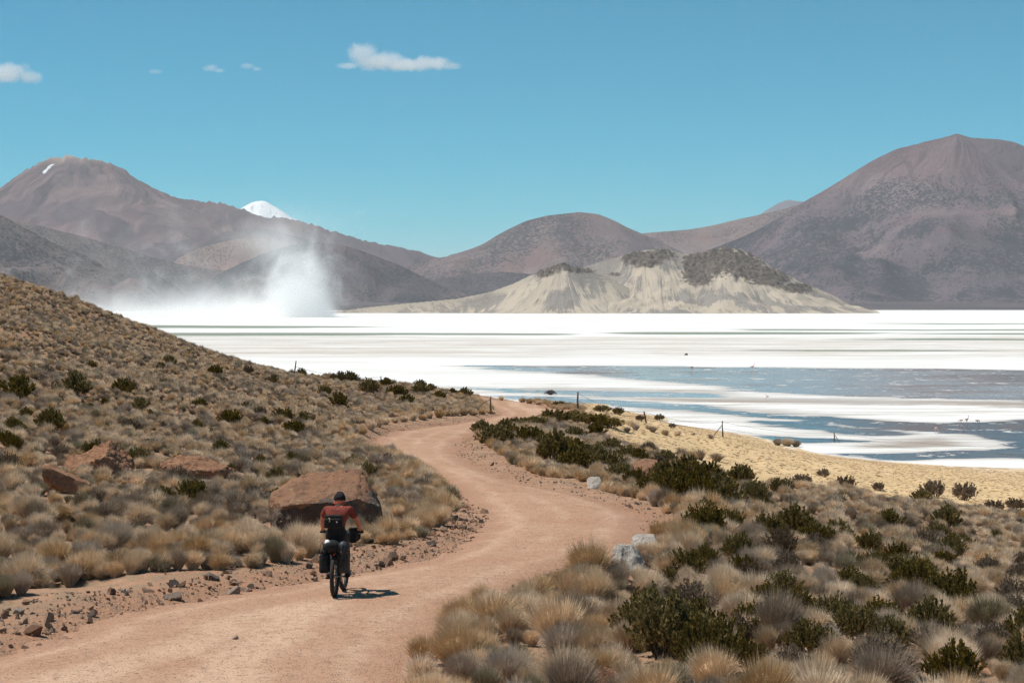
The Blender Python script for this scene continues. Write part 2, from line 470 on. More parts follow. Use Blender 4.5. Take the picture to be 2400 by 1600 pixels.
jx = near * 3.0 * fbm(SX / 30 / near, SY / 16 / near, 4, 71); jy = near * 3.2 * fbm(SX / 34 / near, SY / 22 / near, 4, 75)
def poly_field(polys, wid):
    f = np.full(SX.shape, 1e9)
    for P in polys:
        P = smooth_poly(np.array([flat(*p) for p in P]), 3)
        f = np.minimum(f, signed_dist(P, SX + jx * wid, SY + jy * wid))
    return f
def sgn(f, w): return np.clip(.5 - f / w * .5, 0, 1)
w_f = sgn(poly_field(POOLS, 1.0), 11.0 * near)
g_f = sgn(poly_field(GREEN, 1.0), 10.0 * near)
b_f = sgn(poly_field([BEIGE], 4.0), 12 * near)
s_f = sgn(poly_field(SHALLOW, 1.0), 14 * near)
me = np_mesh('salt_flat', np.stack([SX, SY, np.zeros_like(SX)], -1).reshape(-1, 3), grid_faces(len(sy), len(sx)))
for nm, f in (('water', w_f), ('green', g_f), ('beige', b_f), ('shallow', s_f)):
    add_attr(me, nm, f.ravel())
m = NT('salt')
na = m.noise(m.pos((.022, .035, 1)), 1, 6, .6); nb = m.noise(m.pos((.10, .16, 1)), 1, 6, .65)
ns = m.noise(m.pos((.009, .05, 1)), 1, 6, .68, .3); ns2 = m.noise(m.pos((.032, .10, 1)), 1, 6, .70, .4); ns3 = m.noise(m.pos((.03, .16, 1)), 1, 6, .7, .5)
sepp = m.n('SeparateXYZ'); m.l(m.pos(), sepp.inputs[0]); YY = sepp.outputs[1]
nearf = m.ramp(YY, 480, 320)
salt = m.mix(m.ramp(na, .35, .65), (0.80, 0.785, 0.76, 1), (0.70, 0.68, 0.65, 1))
cream = m.mix(m.ramp(ns2, .4, .6), (0.62, 0.575, 0.525, 1), (0.50, 0.455, 0.415, 1))
salt = m.mix(m.math('MULTIPLY', m.ramp(ns3, .47, .62), m.math('ADD', .2, m.math('MULTIPLY', nearf, .8))), salt, cream)
streaks = m.math('ADD', m.math('MULTIPLY', ns, .55), m.math('MULTIPLY', ns2, .45))
bst = m.math('MULTIPLY', m.attr('beige'), m.ramp(streaks, .40, .58))
salt = m.mix(m.math('MULTIPLY', bst, .95), salt, m.mix(m.ramp(ns2, .35, .62), (0.42, 0.36, 0.31, 1), (0.58, 0.51, 0.455, 1)))
salt = m.mix(m.math('MULTIPLY', m.attr('beige'), m.ramp(ns2, .60, .68, 0, .8)), salt, (0.27, 0.27, 0.22, 1))
sh = m.ramp(m.math('ADD', m.attr('shallow'), m.math('MULTIPLY', m.math('SUBTRACT', ns3, .5), 1.6)), .40, .72, 0, .88)
salt = m.mix(sh, salt, m.mix(m.ramp(na, .4, .6), (0.30, 0.245, 0.20, 1), (0.42, 0.385, 0.36, 1)))
gf = m.ramp(m.math('ADD', m.attr('green'), m.math('MULTIPLY', m.math('SUBTRACT', ns, .5), 1.1)), .42, .60)
salt = m.mix(m.math('MULTIPLY', gf, .93), salt, (0.205, 0.235, 0.18, 1))
# open water with ragged edges, wet crust beside it and a scatter of salt floes in it
floe = m.math('MULTIPLY', m.ramp(m.noise(m.pos((.20, .13, 1)), 1, 5, .7), .59, .63), .9)
wq = m.math('ADD', m.attr('water'), m.math('ADD', m.math('MULTIPLY', m.math('SUBTRACT', ns3, .5), .75), m.math('MULTIPLY', m.math('SUBTRACT', nb, .5), .45)))
wf = m.math('MULTIPLY', m.ramp(wq, .46, .54), m.math('SUBTRACT', 1.0, floe))
crust = m.ramp(wq, .20, .48, 0, .8)
salt = m.mix(crust, salt, m.mix(m.ramp(nb, .4, .6), (0.47, 0.43, 0.395, 1), (0.60, 0.57, 0.54, 1)))
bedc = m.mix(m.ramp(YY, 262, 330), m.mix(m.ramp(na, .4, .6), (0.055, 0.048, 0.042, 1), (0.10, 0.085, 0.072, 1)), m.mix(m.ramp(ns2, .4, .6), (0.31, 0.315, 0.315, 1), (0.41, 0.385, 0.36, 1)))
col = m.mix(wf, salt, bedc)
wet = m.math('MULTIPLY', m.math('MAXIMUM', sh, crust), m.ramp(na, .45, .65, .0, .5))
rough = m.math('SUBTRACT', .9, m.math('ADD', m.math('MULTIPLY', wf, .74), m.math('MULTIPLY', wet, .3)))
bmp = m.n('Bump'); bmp.inputs['Strength'].default_value = .25; bmp.inputs['Distance'].default_value = .03
rip = m.math('MULTIPLY', m.ramp(ns3, .50, .66, .03, 1.0), m.ramp(YY, 320, 230, .05, .22))
m.l(m.math('MULTIPLY', m.math('MULTIPLY', m.noise(m.pos((.8, .8, 1)), 1, 3), wf), rip), bmp.inputs['Height'])
m.bsdf(col, rough, bmp.outputs[0], 0, m.math('ADD', .05, m.math('MULTIPLY', wf, .45)))
tag(obj('salt_flat', me, m.mat), kind='structure')

# the ground of the whole basin, out to the horizon
R = 60000.0
me = np_mesh('plain', [(-R, -R, -1.2), (R, -R, -1.2), (R, R, -1.2), (-R, R, -1.2)], np.array([[0, 1, 2, 3]]), False)
tag(obj('plain', me, plain_mat('plain_soil', (0.17, 0.14, 0.12), .95, scale=.002)), kind='structure')
# ------------------------------------------------------------------ mountains, hills and the island
def D(*pts):                       # outline points were read off a 2352-pixel-wide view
    return [(x * 1.02041, y * 1.02041) for x, y in pts]

def fall_vec(m, kx=1.0, ky=1.0):
    c = m.n('CombineXYZ')
    m.l(m.math('MULTIPLY', m.attr('fall'), kx), c.inputs[0]); m.l(m.math('MULTIPLY', m.attr('run'), ky), c.inputs[1])
    return c.outputs[0]
def mountain_mat(name, a, b, dot, dot_amount=.5, dot_scale=.075, streak=.5, dot_fade=(0, 0), top=None, patch=None):
    m = NT(name)
    a = (a[0] * .62, a[1] * .64, a[2] * .74, 1); b = (b[0] * .78, b[1] * .78, b[2] * .84, 1)
    v = m.pos((1, 1, 1))
    big = m.noise(v, .0012, 5, .6); mid = m.noise(v, .006, 6, .65); fine = m.noise(v, .045, 4, .7)
    st = m.noise(fall_vec(m, .8, .5), 1.0, 6, .68, .3); st2 = m.noise(fall_vec(m, 3.2, .9), 1.0, 4, .6)
    c = m.mix(m.ramp(big, .40, .60), a, b)
    zone_ = m.noise(m.pos((1, 1.4, 2.2)), .0019, 5, .6, .6)
    c = m.mix(m.ramp(zone_, .52, .62, 0, .55), c, (a[0] * 1.25, a[1] * .92, a[2] * .85, 1))
    c = m.mix(m.ramp(zone_, .46, .36, 0, .55), c, (a[0] * .72, a[1] * .78, a[2] * .92, 1))
    c = m.mix(m.ramp(st, .46, .66, 0, streak), c, tuple(x * .60 for x in a[:3]) + (1,))
    c = m.mix(m.ramp(st, .44, .30, 0, streak * .8), c, tuple(min(1, x * 1.35) for x in b[:3]) + (1,))
    hi_ = m.ramp(m.attr('rise'), .45, .75)
    c = m.mix(m.math('MULTIPLY', hi_, m.ramp(st2, .48, .60, 0, streak)), c, tuple(x * .5 for x in a[:3]) + (1,))
    c = m.mix(m.ramp(mid, .5, .72, 0, .4), c, tuple(x * .68 for x in a[:3]) + (1,))
    c = m.mix(m.ramp(fine, .35, .7, 0, .3), c, tuple(x * .6 for x in a[:3]) + (1,))
    if dot is not None:
        vo = m.voro(v, dot_scale); vo2 = m.voro(v, dot_scale * 1.9)
        amt = m.math('ADD', m.ramp(m.noise(v, .0026, 5, .62), .38, .60, .20, .62), m.math('MULTIPLY', m.math('SUBTRACT', mid, .5), .55))
        amt = m.math('ADD', amt, m.math('MULTIPLY', m.math('SUBTRACT', st, .5), .5))
        amt = m.math('MULTIPLY', amt, dot_amount * 1.9)
        if dot_fade[1]:
            sep = m.n('SeparateXYZ'); m.l(v, sep.inputs[0])
            amt = m.math('MULTIPLY', amt, m.ramp(m.math('ADD', sep.outputs[2], m.ramp(st, .3, .7, -90, 90, False)), dot_fade[0], dot_fade[1], 1, .1))
        f = m.math('MAXIMUM', m.ramp(m.math('SUBTRACT', amt, vo), -.05, .05), m.ramp(m.math('SUBTRACT', m.math('MULTIPLY', amt, .8), vo2), -.05, .05))
        c = m.mix(m.math('MULTIPLY', f, .92), c, dot)
    sep = m.n('SeparateXYZ'); m.l(v, sep.inputs[0])
    if top is not None:
        zz = m.math('ADD', sep.outputs[2], m.ramp(st, .2, .8, -top[2], top[2], False))
        c = m.mix(m.ramp(zz, top[0], top[1], 0, .9), c, top[3])
    if patch is not None:              # a field of old snow lying in a gully: x, z, half width, half height
        u = m.math('SUBTRACT', m.math('SUBTRACT', sep.outputs[0], patch[0]), m.math('MULTIPLY', m.math('SUBTRACT', sep.outputs[2], patch[1]), .55))
        u = m.math('ABSOLUTE', m.math('DIVIDE', u, patch[2])); w = m.math('ABSOLUTE', m.math('DIVIDE', m.math('SUBTRACT', sep.outputs[2], patch[1]), patch[3]))
        c = m.mix(m.ramp(m.math('ADD', m.math('MAXIMUM', u, w), m.ramp(fine, .25, .75, -.9, .9, False)), 1.0, .8), c, (.85, .86, .88, 1))
    h = m.math('ADD', m.math('MULTIPLY', mid, 25), m.math('ADD', m.math('MULTIPLY', st, 30), m.math('MULTIPLY', fine, 5)))
    m.bsdf(c, .97, m.bump(h, .6, 1.0), 0, .05)
    return m.mat

CP = 1.7
def cone(c, r, k):
    return c * np.maximum(0.0, 1 - r * k / (c * CP)) ** CP
def fit_k(rx_, rs, k):
    r = np.abs(rx_[:, None] - rx_[None])
    while k < 1.6 and (cone(rs[None], r, k).max(1) - rs).max() > .025 * rs.max(): k *= 1.06
    return k
def range_mesh(name, pts, dist, k, front, back, dx, dyy, gully=.035, seed=1, base=-1.3, warp=.22, bend=0.0, spread=1.0):
    P = np.array(pts, float)
    xs = (P[:, 0] - 1200) / FPX * dist; S = CAM_Z + (HORIZON - P[:, 1]) / FPX * dist
    S = np.maximum(S, 1.0)
    rx_ = np.arange(xs[0], xs[-1] + 1, max(dx * .8, (xs[-1] - xs[0]) / 380)); rs = np.interp(rx_, xs, S)
    rs = rs + .004 * rs * fbm(rx_ / (dx * 14), rx_ * 0 + seed, 4, seed)
    ry_ = dist + bend * np.sin((rx_ - xs[0]) / (xs[-1] - xs[0] + 1e-6) * math.pi)
    x = np.arange(xs[0] - dx * 6, xs[-1] + dx * 6, dx); y = np.arange(dist - front, dist + back, dyy)
    X, Y = np.meshgrid(x, y)
    wob = 1 + warp * fbm(X / (front * .22), Y / (front * .3), 3, seed + 3) + warp * .6 * noise2(X / (front * .06), Y / (front * .5), seed + 8)
    Z = np.full(X.shape, -50.0)
    # each ridge point carries a concave cone; steepen the cones until none of them overtops the skyline
    k = fit_k(rx_, rs, k)
    A = np.zeros_like(X); TH = np.zeros_like(X); RR = np.zeros_like(X)
    for a, b, c in zip(rx_, ry_, rs):
        r = np.sqrt((X - a) ** 2 + ((Y - b) / spread) ** 2) * wob
        zc = cone(c, r, k); up = zc > Z
        Z[up] = zc[up]; A[up] = a; TH[up] = np.arctan2(X - a, b - Y)[up]; RR[up] = r[up]
    for _ in range(1):                  # wear the joints between the cones smooth
        Zp = np.pad(Z, 1, mode='edge')
        Z = (Zp[1:-1, 1:-1] * 2 + Zp[1:-1, :-2] * 1.5 + Zp[1:-1, 2:] * 1.5 + Zp[:-2, 1:-1] * .5 + Zp[2:, 1:-1] * .5) / 6.0
    GW = dx * 11.0
    fall = A / GW + TH * 3.0 + 1.9 * fbm(X / (dx * 34), Y / (dx * 46), 4, seed + 60)            # constant down each fall line: gullies and scree follow it
    peak = rs.max()
    dist_r = np.abs(Y - dist)
    g = fbm(fall * .55, RR / (dx * 60), 4, seed + 20)
    Z = Z + gully * peak * g * sstep(0, front * .12, dist_r) * sstep(0, .25, Z / peak)
    Z = Z + .010 * peak * fbm(X / (dx * 5), Y / (dx * 5), 3, seed + 30) * sstep(0.02, .2, Z / peak) * sstep(0, front * .05, dist_r)
    Z = Z - .06 * peak * np.exp(-1) * sstep(front * .8, front, dist - Y) + base * 0
    edge = sstep(front * .72, front * .98, dist - Y) + sstep(back * .6, back, Y - dist)
    Z = Z * (1 - np.clip(edge, 0, 1)) + (base - 3) * np.clip(edge, 0, 1)
    me = np_mesh(name, np.stack([X, Y, Z], -1).reshape(-1, 3), grid_faces(len(y), len(x)))
    add_attr(me, 'fall', fall.ravel()); add_attr(me, 'run', (RR / (dx * 30)).ravel()); add_attr(me, 'rise', np.clip(Z / peak, 0, 1).ravel())
    return me

DOT = (0.034, 0.037, 0.042, 1)
TAN, PINK, MAUVE, GREY = (0.25, 0.185, 0.145, 1), (0.30, 0.205, 0.165, 1), (0.165, 0.125, 0.12, 1), (0.14, 0.12, 0.115, 1)

# the snowy peak far behind
me = range_mesh('snow_peak', D((480,520),(540,492),(560,474),(580,463),(600,459),(612,462),(632,474),(650,490),(668,498),(700,512),(716,514.5),(724,515.5),(760,530),(820,560)), 18500, .75, 2600, 1200, 22, 40, .05, 3)
m = NT('snow'); n = m.noise(m.pos((1, .3, .3)), .02, 5); m.bsdf(m.mix(m.ramp(n, .55, .72), (.86, .87, .88, 1), (.46, .42, .40, 1)), .8); 
tag(obj('snow_peak', me, m.mat), kind='structure')
# far blue peak at the right saddle
me = range_mesh('far_peak', D((1640,540),(1740,500),(1775,474),(1795,462),(1812,457),(1830,461),(1848,460),(1880,470),(1980,520)), 17500, .6, 2200, 1200, 24, 40, .04, 5)
m2 = mountain_mat('far_rock', (.20,.19,.2,1), (.24,.22,.22,1), None, streak=.3, top=(985, 1010, 30, (.8,.82,.84,1)))
tag(obj('far_peak', me, m2), kind='structure')
# the volcano on the left with its long right shoulder
V = D((-500,640),(-300,600),(-150,540),(-60,490),(0,455),(40,430),(80,402),(120,381),(150,368),(175,364),(200,370),(230,372),(265,378),(290,388),(310,404),(340,424),(380,441),(430,461),(480,466),(530,470),(560,480),(610,497),(660,501),(720,516),(770,529),(810,545),(850,553),(900,563),(960,575),(1000,587),(1050,604),(1120,640))
me = range_mesh('volcano', V, 12500, .62, 4200, 1800, 17, 30, .045, 11, warp=.22, bend=-300)
tag(obj('volcano', me, mountain_mat('volcano_rock', (0.175,0.120,0.115,1), (0.27,0.175,0.15,1), DOT, .30, .05, .75, (150, 480), top=(880, 975, 60, (.40,.30,.24,1)), patch=(-2925, 866, 11, 34))), kind='structure')
# low hills in front of the volcano
me = range_mesh('foothill', D((80,600),(200,585),(300,575),(370,560),(440,545),(520,528),(600,520),(640,528),(700,545),(760,575),(840,610),(920,640)), 10200, .42, 2200, 900, 16, 28, .05, 15, warp=.35)
tag(obj('foothill', me, mountain_mat('foothill_soil', MAUVE, (0.22,0.15,0.13,1), DOT, .48, .07, .5)), kind='structure')
me = range_mesh('tan_hill', D((360,640),(410,590),(450,570),(500,555),(560,545),(620,544),(660,551),(720,575),(800,610),(860,640)), 8600, .5, 1300, 700, 12, 20, .03, 17)
tag(obj('tan_hill', me, mountain_mat('tan_soil', (0.33,0.225,0.175,1), (0.38,0.265,0.205,1), DOT, .26, .075, .35)), kind='structure')
me = range_mesh('speckled_hill', D((-700,400),(-300,440),(-100,480),(30,503),(100,518),(200,544),(280,565),(330,582),(400,601),(460,612),(520,618),(600,650),(640,672)), 7800, .34, 2300, 900, 12, 22, .03, 19)
tag(obj('speckled_hill', me, mountain_mat('speckled_soil', (0.235,0.18,0.145,1), (0.29,0.22,0.175,1), DOT, .40, .08, .35)), kind='structure')
# dark rounded hill behind the dust
me = range_mesh('dark_hill', D((420,680),(470,652),(500,628),(560,599),(620,573),(680,557),(720,553),(790,560),(860,584),(920,607),(980,638),(1040,664),(1080,680),(1180,694)), 6600, .5, 1500, 800, 9, 16, .03, 23)
tag(obj('dark_hill', me, mountain_mat('dark_scrub', (0.17,0.135,0.125,1), (0.215,0.165,0.145,1), (0.03,0.035,0.042,1), .62, .075, .35)), kind='structure')
# hill on the left edge
me = range_mesh('near_slope', D((-900,200),(-500,300),(-200,405),(-60,465),(0,491),(60,524),(130,560),(200,600),(270,634),(340,664),(400,688),(450,698)), 5200, .42, 1500, 800, 9, 16, .03, 29)
tag(obj('near_slope', me, mountain_mat('slope_scrub', (0.175,0.14,0.125,1), (0.22,0.175,0.15,1), (0.032,0.036,0.043,1), .46, .08, .45)), kind='structure')
# hill in the middle and the saddle running to the right
me = range_mesh('middle_hill', D((860,640),(920,612),(1000,591),(1060,581),(1110,561),(1160,535),(1210,505),(1260,492),(1330,485),(1370,489),(1410,508),(1450,525),(1500,545),(1560,575),(1640,620)), 9200, .5, 2600, 900, 13, 24, .03, 33)
tag(obj('middle_hill', me, mountain_mat('middle_soil', (0.225,0.16,0.14,1), (0.27,0.195,0.165,1), DOT, .45, .055, .4)), kind='structure')
me = range_mesh('saddle_ridge', D((1300,600),(1400,560),(1450,536),(1500,531),(1580,525),(1650,513),(1720,496),(1800,478),(1860,460),(1960,440),(2100,420)), 10200, .5, 3000, 900, 15, 26, .03, 37)
tag(obj('saddle_ridge', me, mountain_mat('saddle_soil', (0.26,0.185,0.155,1), (0.31,0.22,0.18,1), DOT, .38, .07, .35)), kind='structure')
me = range_mesh('low_hill', D((860,700),(930,660),(1000,640),(1080,628),(1150,622),(1230,628),(1320,640),(1420,652),(1500,670),(1560,700)), 7400, .4, 900, 700, 11, 18, .03, 39)
tag(obj('low_hill', me, mountain_mat('low_scrub', (0.165,0.135,0.125,1), (0.22,0.17,0.15,1), DOT, .52, .09, .35)), kind='structure')
# the big mountain on the right
Bm = D((1500,640),(1560,606),(1620,575),(1700,545),(1780,505),(1860,455),(1940,408),(2000,370),(2060,340),(2120,325),(2180,312),(2200,305),(2212,309),(2230,314),(2290,317),(2330,325),(2352,335),(2420,372),(2500,425),(2620,500),(2760,570),(2900,620))
me = range_mesh('big_mountain', Bm, 7800, .66, 3600, 1500, 11, 20, .045, 43, warp=.26)
tag(obj('big_mountain', me, mountain_mat('mountain_rock', (0.19,0.142,0.142,1), (0.26,0.19,0.175,1), (0.028,0.033,0.042,1), .60, .062, .5, (300, 640))), kind='structure')

# the plain at the foot of the mountains
x = np.arange(-7000, 7001, 90.0); y = np.concatenate([np.arange(3900, 6200, 60.0), np.arange(6200, 12500, 160.0)])
X, Y = np.meshgrid(x, y)
wl = (X - 700) / 900.0
Z = -1.25 + sstep(4600, 5400, Y + 380 * noise2(X / 900, Y / 900, 81) - 200 * np.tanh(X / 1500)) * (4 + (Y - 4600) * .0115 + 6 * fbm(X / 500, Y / 400, 3, 83))
me = np_mesh('foot_plain', np.stack([X, Y, Z], -1).reshape(-1, 3), grid_faces(len(y), len(x)))
add_attr(me, 'fall', (X / 300).ravel()); add_attr(me, 'run', (Y / 300).ravel()); add_attr(me, 'rise', np.zeros(X.size))
tag(obj('foot_plain', me, mountain_mat('plain_scrub', (0.135,0.118,0.112,1), (0.18,0.15,0.135,1), DOT, .30, .07, .0)), kind='structure')

# the pale island of ash and rock on the flat
ID = 3400.0
def island():
    def prof(pts):
        P = np.array(D(*pts)); return (P[:, 0] - 1200) / FPX * ID, np.maximum(.3, CAM_Z + (HORIZON - P[:, 1]) / FPX * ID)
    x = np.arange(-380, 640, 2.0); y = np.arange(ID - 330, ID + 260, 2.8)
    X, Y = np.meshgrid(x, y)
    wob = 1 + .14 * fbm(X / 70, Y / 80, 3, 101)
    Z = np.full(X.shape, -5.0); A = np.zeros_like(X); TH = np.zeros_like(X); RR = np.zeros_like(X)
    ridge_a = prof([(740,716),(800,710),(850,704),(950,694),(1050,685),(1130,668),(1180,650),(1230,626),(1262,612),(1285,604),(1300,605),(1322,613),(1360,622),(1400,636),(1440,658),(1470,684),(1500,708)])
    ridge_b = prof([(1250,660),(1310,632),(1345,611),(1380,600),(1440,583),(1480,573),(1530,572),(1565,580),(1590,584),(1620,579),(1640,574),(1660,567),(1700,571),(1720,580),(1740,590),(1765,606),(1800,631),(1840,650),(1880,662),(1920,680),(1960,703),(1990,717)])
    # two ridges: the left cone stands nearer, the crest with the rocks behind
    for (xs, S), yr, k in ((ridge_a, ID - 70, .5), (ridge_b, ID + 50, .5)):
        sc_ = (yr / ID)
        rx_ = np.arange(xs[0], xs[-1], 2.5); rs = np.interp(rx_, xs, S)
        rs = np.maximum(CAM_Z + (rs - CAM_Z) * sc_, .4)
        rx_ = rx_ * sc_
        k = fit_k(rx_, rs, k)
        for a, c in zip(rx_, rs):
            r = np.hypot(X - a, (Y - yr) * .9) * wob
            zc = cone(c, r, k) - .35; up = zc > Z
            Z[up] = zc[up]; A[up] = a; TH[up] = np.arctan2(X - a, yr - Y)[up]; RR[up] = r[up]
    fall = A / 16.0 + TH * 9.0
    rockmask = np.zeros_like(X)
    for pxc, pyc, rxp, ryp, y_lo in ((1285,612,40,15,ID-130),(1250,628,34,10,ID-120),(1330,622,40,8,ID-120),(1480,594,56,24,ID-60),(1520,585,46,14,ID-40),(1620,606,60,36,ID-60),(1660,596,60,40,ID-70),(1710,610,60,40,ID-70),(1760,636,66,26,ID-80),(1830,662,56,14,ID-80),(1600,630,40,34,ID-70),(1412,630,16,5,ID-170)):
        cx = (pxc * 1.02041 - 1200) / FPX * ID; cz = CAM_Z + (HORIZON - pyc * 1.02041) / FPX * ID
        rx_ = rxp * 1.02 / FPX * ID; rz = ryp * 1.02 / FPX * ID
        rockmask = np.maximum(rockmask, np.exp(-((X - cx) / rx_) ** 2 - ((Z - cz) / rz) ** 2) * sstep(y_lo - 30, y_lo + 10, Y))
    rockmask = sstep(.38, .55, rockmask + .26 * fbm(X / 9, Y / 9, 4, 107))
    crag = np.abs(noise2(X / 13.0, Y / 15.0, 109)) + .45 * np.abs(noise2(X / 6.5, Y / 7.5, 111))
    Z = Z + rockmask * (crag * 6.0 - 1.2)
    Z = Z + 1.3 * fbm(fall * .8, RR / 60, 3, 113) * sstep(3, 20, Z) * (1 - rockmask) * sstep(2, 20, RR)
    me = np_mesh('island', np.stack([X, Y, Z], -1).reshape(-1, 3), grid_faces(len(y), len(x)))
    add_attr(me, 'rock', rockmask.ravel()); add_attr(me, 'fall', fall.ravel()); add_attr(me, 'run', (RR / 40).ravel())
    return me
me = island()
m = NT('island_ash')
v = m.pos()
st = m.noise(fall_vec(m, 1.1, .35), 1.0, 6, .68, .4); st2 = m.noise(fall_vec(m, 4.0, .6), 1.0, 4, .6, .3); big = m.noise(v, .010, 4); fine = m.noise(v, .30, 4, .7)
pale = m.mix(m.ramp(big, .4, .62), (0.43, 0.362, 0.285, 1), (0.50, 0.41, 0.315, 1))
ash = m.mix(m.ramp(fine, .35, .65), (0.185, 0.168, 0.152, 1), (0.26, 0.235, 0.212, 1))
mixf = m.math('ADD', m.math('ADD', m.math('MULTIPLY', st, .65), m.math('MULTIPLY', st2, .35)), m.math('MULTIPLY', m.math('SUBTRACT', big, .5), 1.0))
c = m.mix(m.ramp(mixf, .45, .56, 0, .92), pale, ash)
c = m.mix(m.ramp(m.noise(v, .40, 2), .68, .74, 0, .6), c, (0.12, 0.10, 0.085, 1))
c = m.mix(m.attr('rock'), c, m.mix(m.ramp(m.noise(v, .13, 6, .75), .38, .62), (0.055, 0.045, 0.038, 1), (0.165, 0.135, 0.11, 1)))
m.bsdf(c, .97, m.bump(m.math('ADD', m.math('MULTIPLY', st, 5), m.math('MULTIPLY', st2, 3)), .5, 1.0), 0, .05)
tag(obj('island', me, m.mat), kind='structure')
# ------------------------------------------------------------------ plants
rnd = random.Random(5)
rs_ = np.random.RandomState(12)

def leaf_mat(name, cols, translucent=.10, rough=.8):
    m = NT(name)
    oi = m.n('ObjectInfo')
    t = m.attr('tone')
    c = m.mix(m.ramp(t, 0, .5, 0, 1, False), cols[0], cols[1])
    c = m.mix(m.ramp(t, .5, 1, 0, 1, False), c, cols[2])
    hsv = m.n('HueSaturation'); m.l(c, hsv.inputs['Color'])
    m.l(m.ramp(oi.outputs['Random'], 0, 1, .78, 1.32, False), hsv.inputs['Value'])
    m.l(m.ramp(oi.outputs['Random'], 0, 1, 1.12, .86, False), hsv.inputs['Saturation'])
    d = m.n('BsdfDiffuse'); m.l(hsv.outputs[0], d.inputs['Color'])
    tr = m.n('BsdfTranslucent'); m.l(hsv.outputs[0], tr.inputs['Color'])
    mx = m.n('MixShader'); mx.inputs[0].default_value = translucent
    m.l(d.outputs[0], mx.inputs[1]); m.l(tr.outputs[0], mx.inputs[2]); m.l(mx.outputs[0], m.out.inputs['Surface'])
    return m.mat
GRASS_MATS = [leaf_mat('straw_blades', [(0.48,0.345,0.222,1), (0.68,0.51,0.345,1), (0.86,0.67,0.475,1)]),
              leaf_mat('golden_blades', [(0.50,0.335,0.185,1), (0.70,0.485,0.285,1), (0.86,0.63,0.40,1)]),
              leaf_mat('grey_blades', [(0.27,0.20,0.148,1), (0.40,0.305,0.225,1), (0.54,0.425,0.315,1)]),
              leaf_mat('green_grey_blades', [(0.20,0.165,0.10,1), (0.33,0.275,0.18,1), (0.48,0.39,0.26,1)])]
SHRUB_MATS = [leaf_mat('tola_leaves', [(0.085,0.068,0.020,1), (0.160,0.122,0.036,1), (0.36,0.225,0.065,1)], .3),
              leaf_mat('dry_tola_leaves', [(0.13,0.09,0.06,1), (0.20,0.145,0.10,1), (0.29,0.22,0.15,1)], .3)]
M_TWIG = plain_mat('twig_bark', (0.12, 0.09, 0.07), .9)
M_DRYTWIG = leaf_mat('dry_twigs', [(0.10,0.075,0.065,1), (0.17,0.13,0.11,1), (0.25,0.20,0.165,1)], .1)

def tussock_mesh(name, n, width, seed, spread=108, arch=.08, ragged=.3, height=.9):
    """A fountain of stiff blades: a narrow foot, blades rising and fanning out into a ball of tips."""
    r = np.random.RandomState(seed)
    th = r.uniform(0, 2 * np.pi, n); cosm = math.cos(math.radians(spread))
    ph = np.arccos(1 - r.uniform(0, 1, n) * (1 - cosm))
    lob = 1 + .10 * np.sin(th * 2 + seed) + .08 * np.sin(th * 3 + 2.1 * seed) + .06 * np.sin(th * 5 + seed * .7)
    Rr = .5 * lob * (1 + ragged * (r.uniform(0, 1, n) ** 1.5 - .55))
    cz = height - .5
    tip = np.stack([Rr * np.sin(ph) * np.cos(th), Rr * np.sin(ph) * np.sin(th), cz + Rr * np.cos(ph)], 1)
    tip += r.normal(0, .02, (n, 3))
    rb = .13 * np.sqrt(r.uniform(0, 1, n)); ab = th + r.normal(0, .7, n)
    base = np.stack([rb * np.cos(ab), rb * np.sin(ab), np.full(n, -.06)], 1)
    mid = base + (tip - base) * .55 + np.stack([np.zeros(n), np.zeros(n), arch * np.sin(ph) * r.uniform(.5, 1.5, n)], 1)
    d = tip - base; d /= np.linalg.norm(d, axis=1)[:, None]
    s = np.cross(d, r.normal(0, 1, (n, 3))); s /= np.linalg.norm(s, axis=1)[:, None]
    w = width * r.uniform(.6, 1.3, n)
    V = np.stack([base - s * w[:, None] * .5, base + s * w[:, None] * .5, mid + s * w[:, None] * .45, mid - s * w[:, None] * .45, tip], 1)
    i = np.arange(n)[:, None] * 5
    # thatch-like opaque core added to block light and darken the clump's sides
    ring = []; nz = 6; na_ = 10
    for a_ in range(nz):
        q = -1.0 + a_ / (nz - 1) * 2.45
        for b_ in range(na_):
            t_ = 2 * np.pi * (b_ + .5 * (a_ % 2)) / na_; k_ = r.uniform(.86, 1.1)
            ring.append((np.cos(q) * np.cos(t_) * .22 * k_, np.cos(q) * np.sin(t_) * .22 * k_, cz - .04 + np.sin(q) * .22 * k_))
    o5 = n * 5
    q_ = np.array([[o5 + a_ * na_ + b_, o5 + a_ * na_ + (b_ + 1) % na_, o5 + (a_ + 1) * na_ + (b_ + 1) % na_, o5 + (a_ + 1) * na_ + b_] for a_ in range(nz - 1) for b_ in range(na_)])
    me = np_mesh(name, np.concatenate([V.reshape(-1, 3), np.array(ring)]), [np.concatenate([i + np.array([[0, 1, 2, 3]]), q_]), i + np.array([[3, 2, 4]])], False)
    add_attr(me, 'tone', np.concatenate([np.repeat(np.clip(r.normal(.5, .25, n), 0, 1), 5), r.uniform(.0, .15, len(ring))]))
    return me
def colour_variants(me, mats, tagname):
    out = []
    for k, mt in enumerate(mats):
        c = me.copy(); c.name = f'{tagname}_{k}'; c.materials.append(mt); out.append(c)
    return out
NEAR_T, MID_T, FAR_T = [], [], []
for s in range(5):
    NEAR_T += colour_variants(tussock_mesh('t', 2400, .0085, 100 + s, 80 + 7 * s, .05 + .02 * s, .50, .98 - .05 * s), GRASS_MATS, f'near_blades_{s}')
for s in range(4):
    MID_T += colour_variants(tussock_mesh('t', 1000, .016, 200 + s, 84 + 7 * s, .07, .48, .96 - .05 * s), GRASS_MATS, f'mid_blades_{s}')
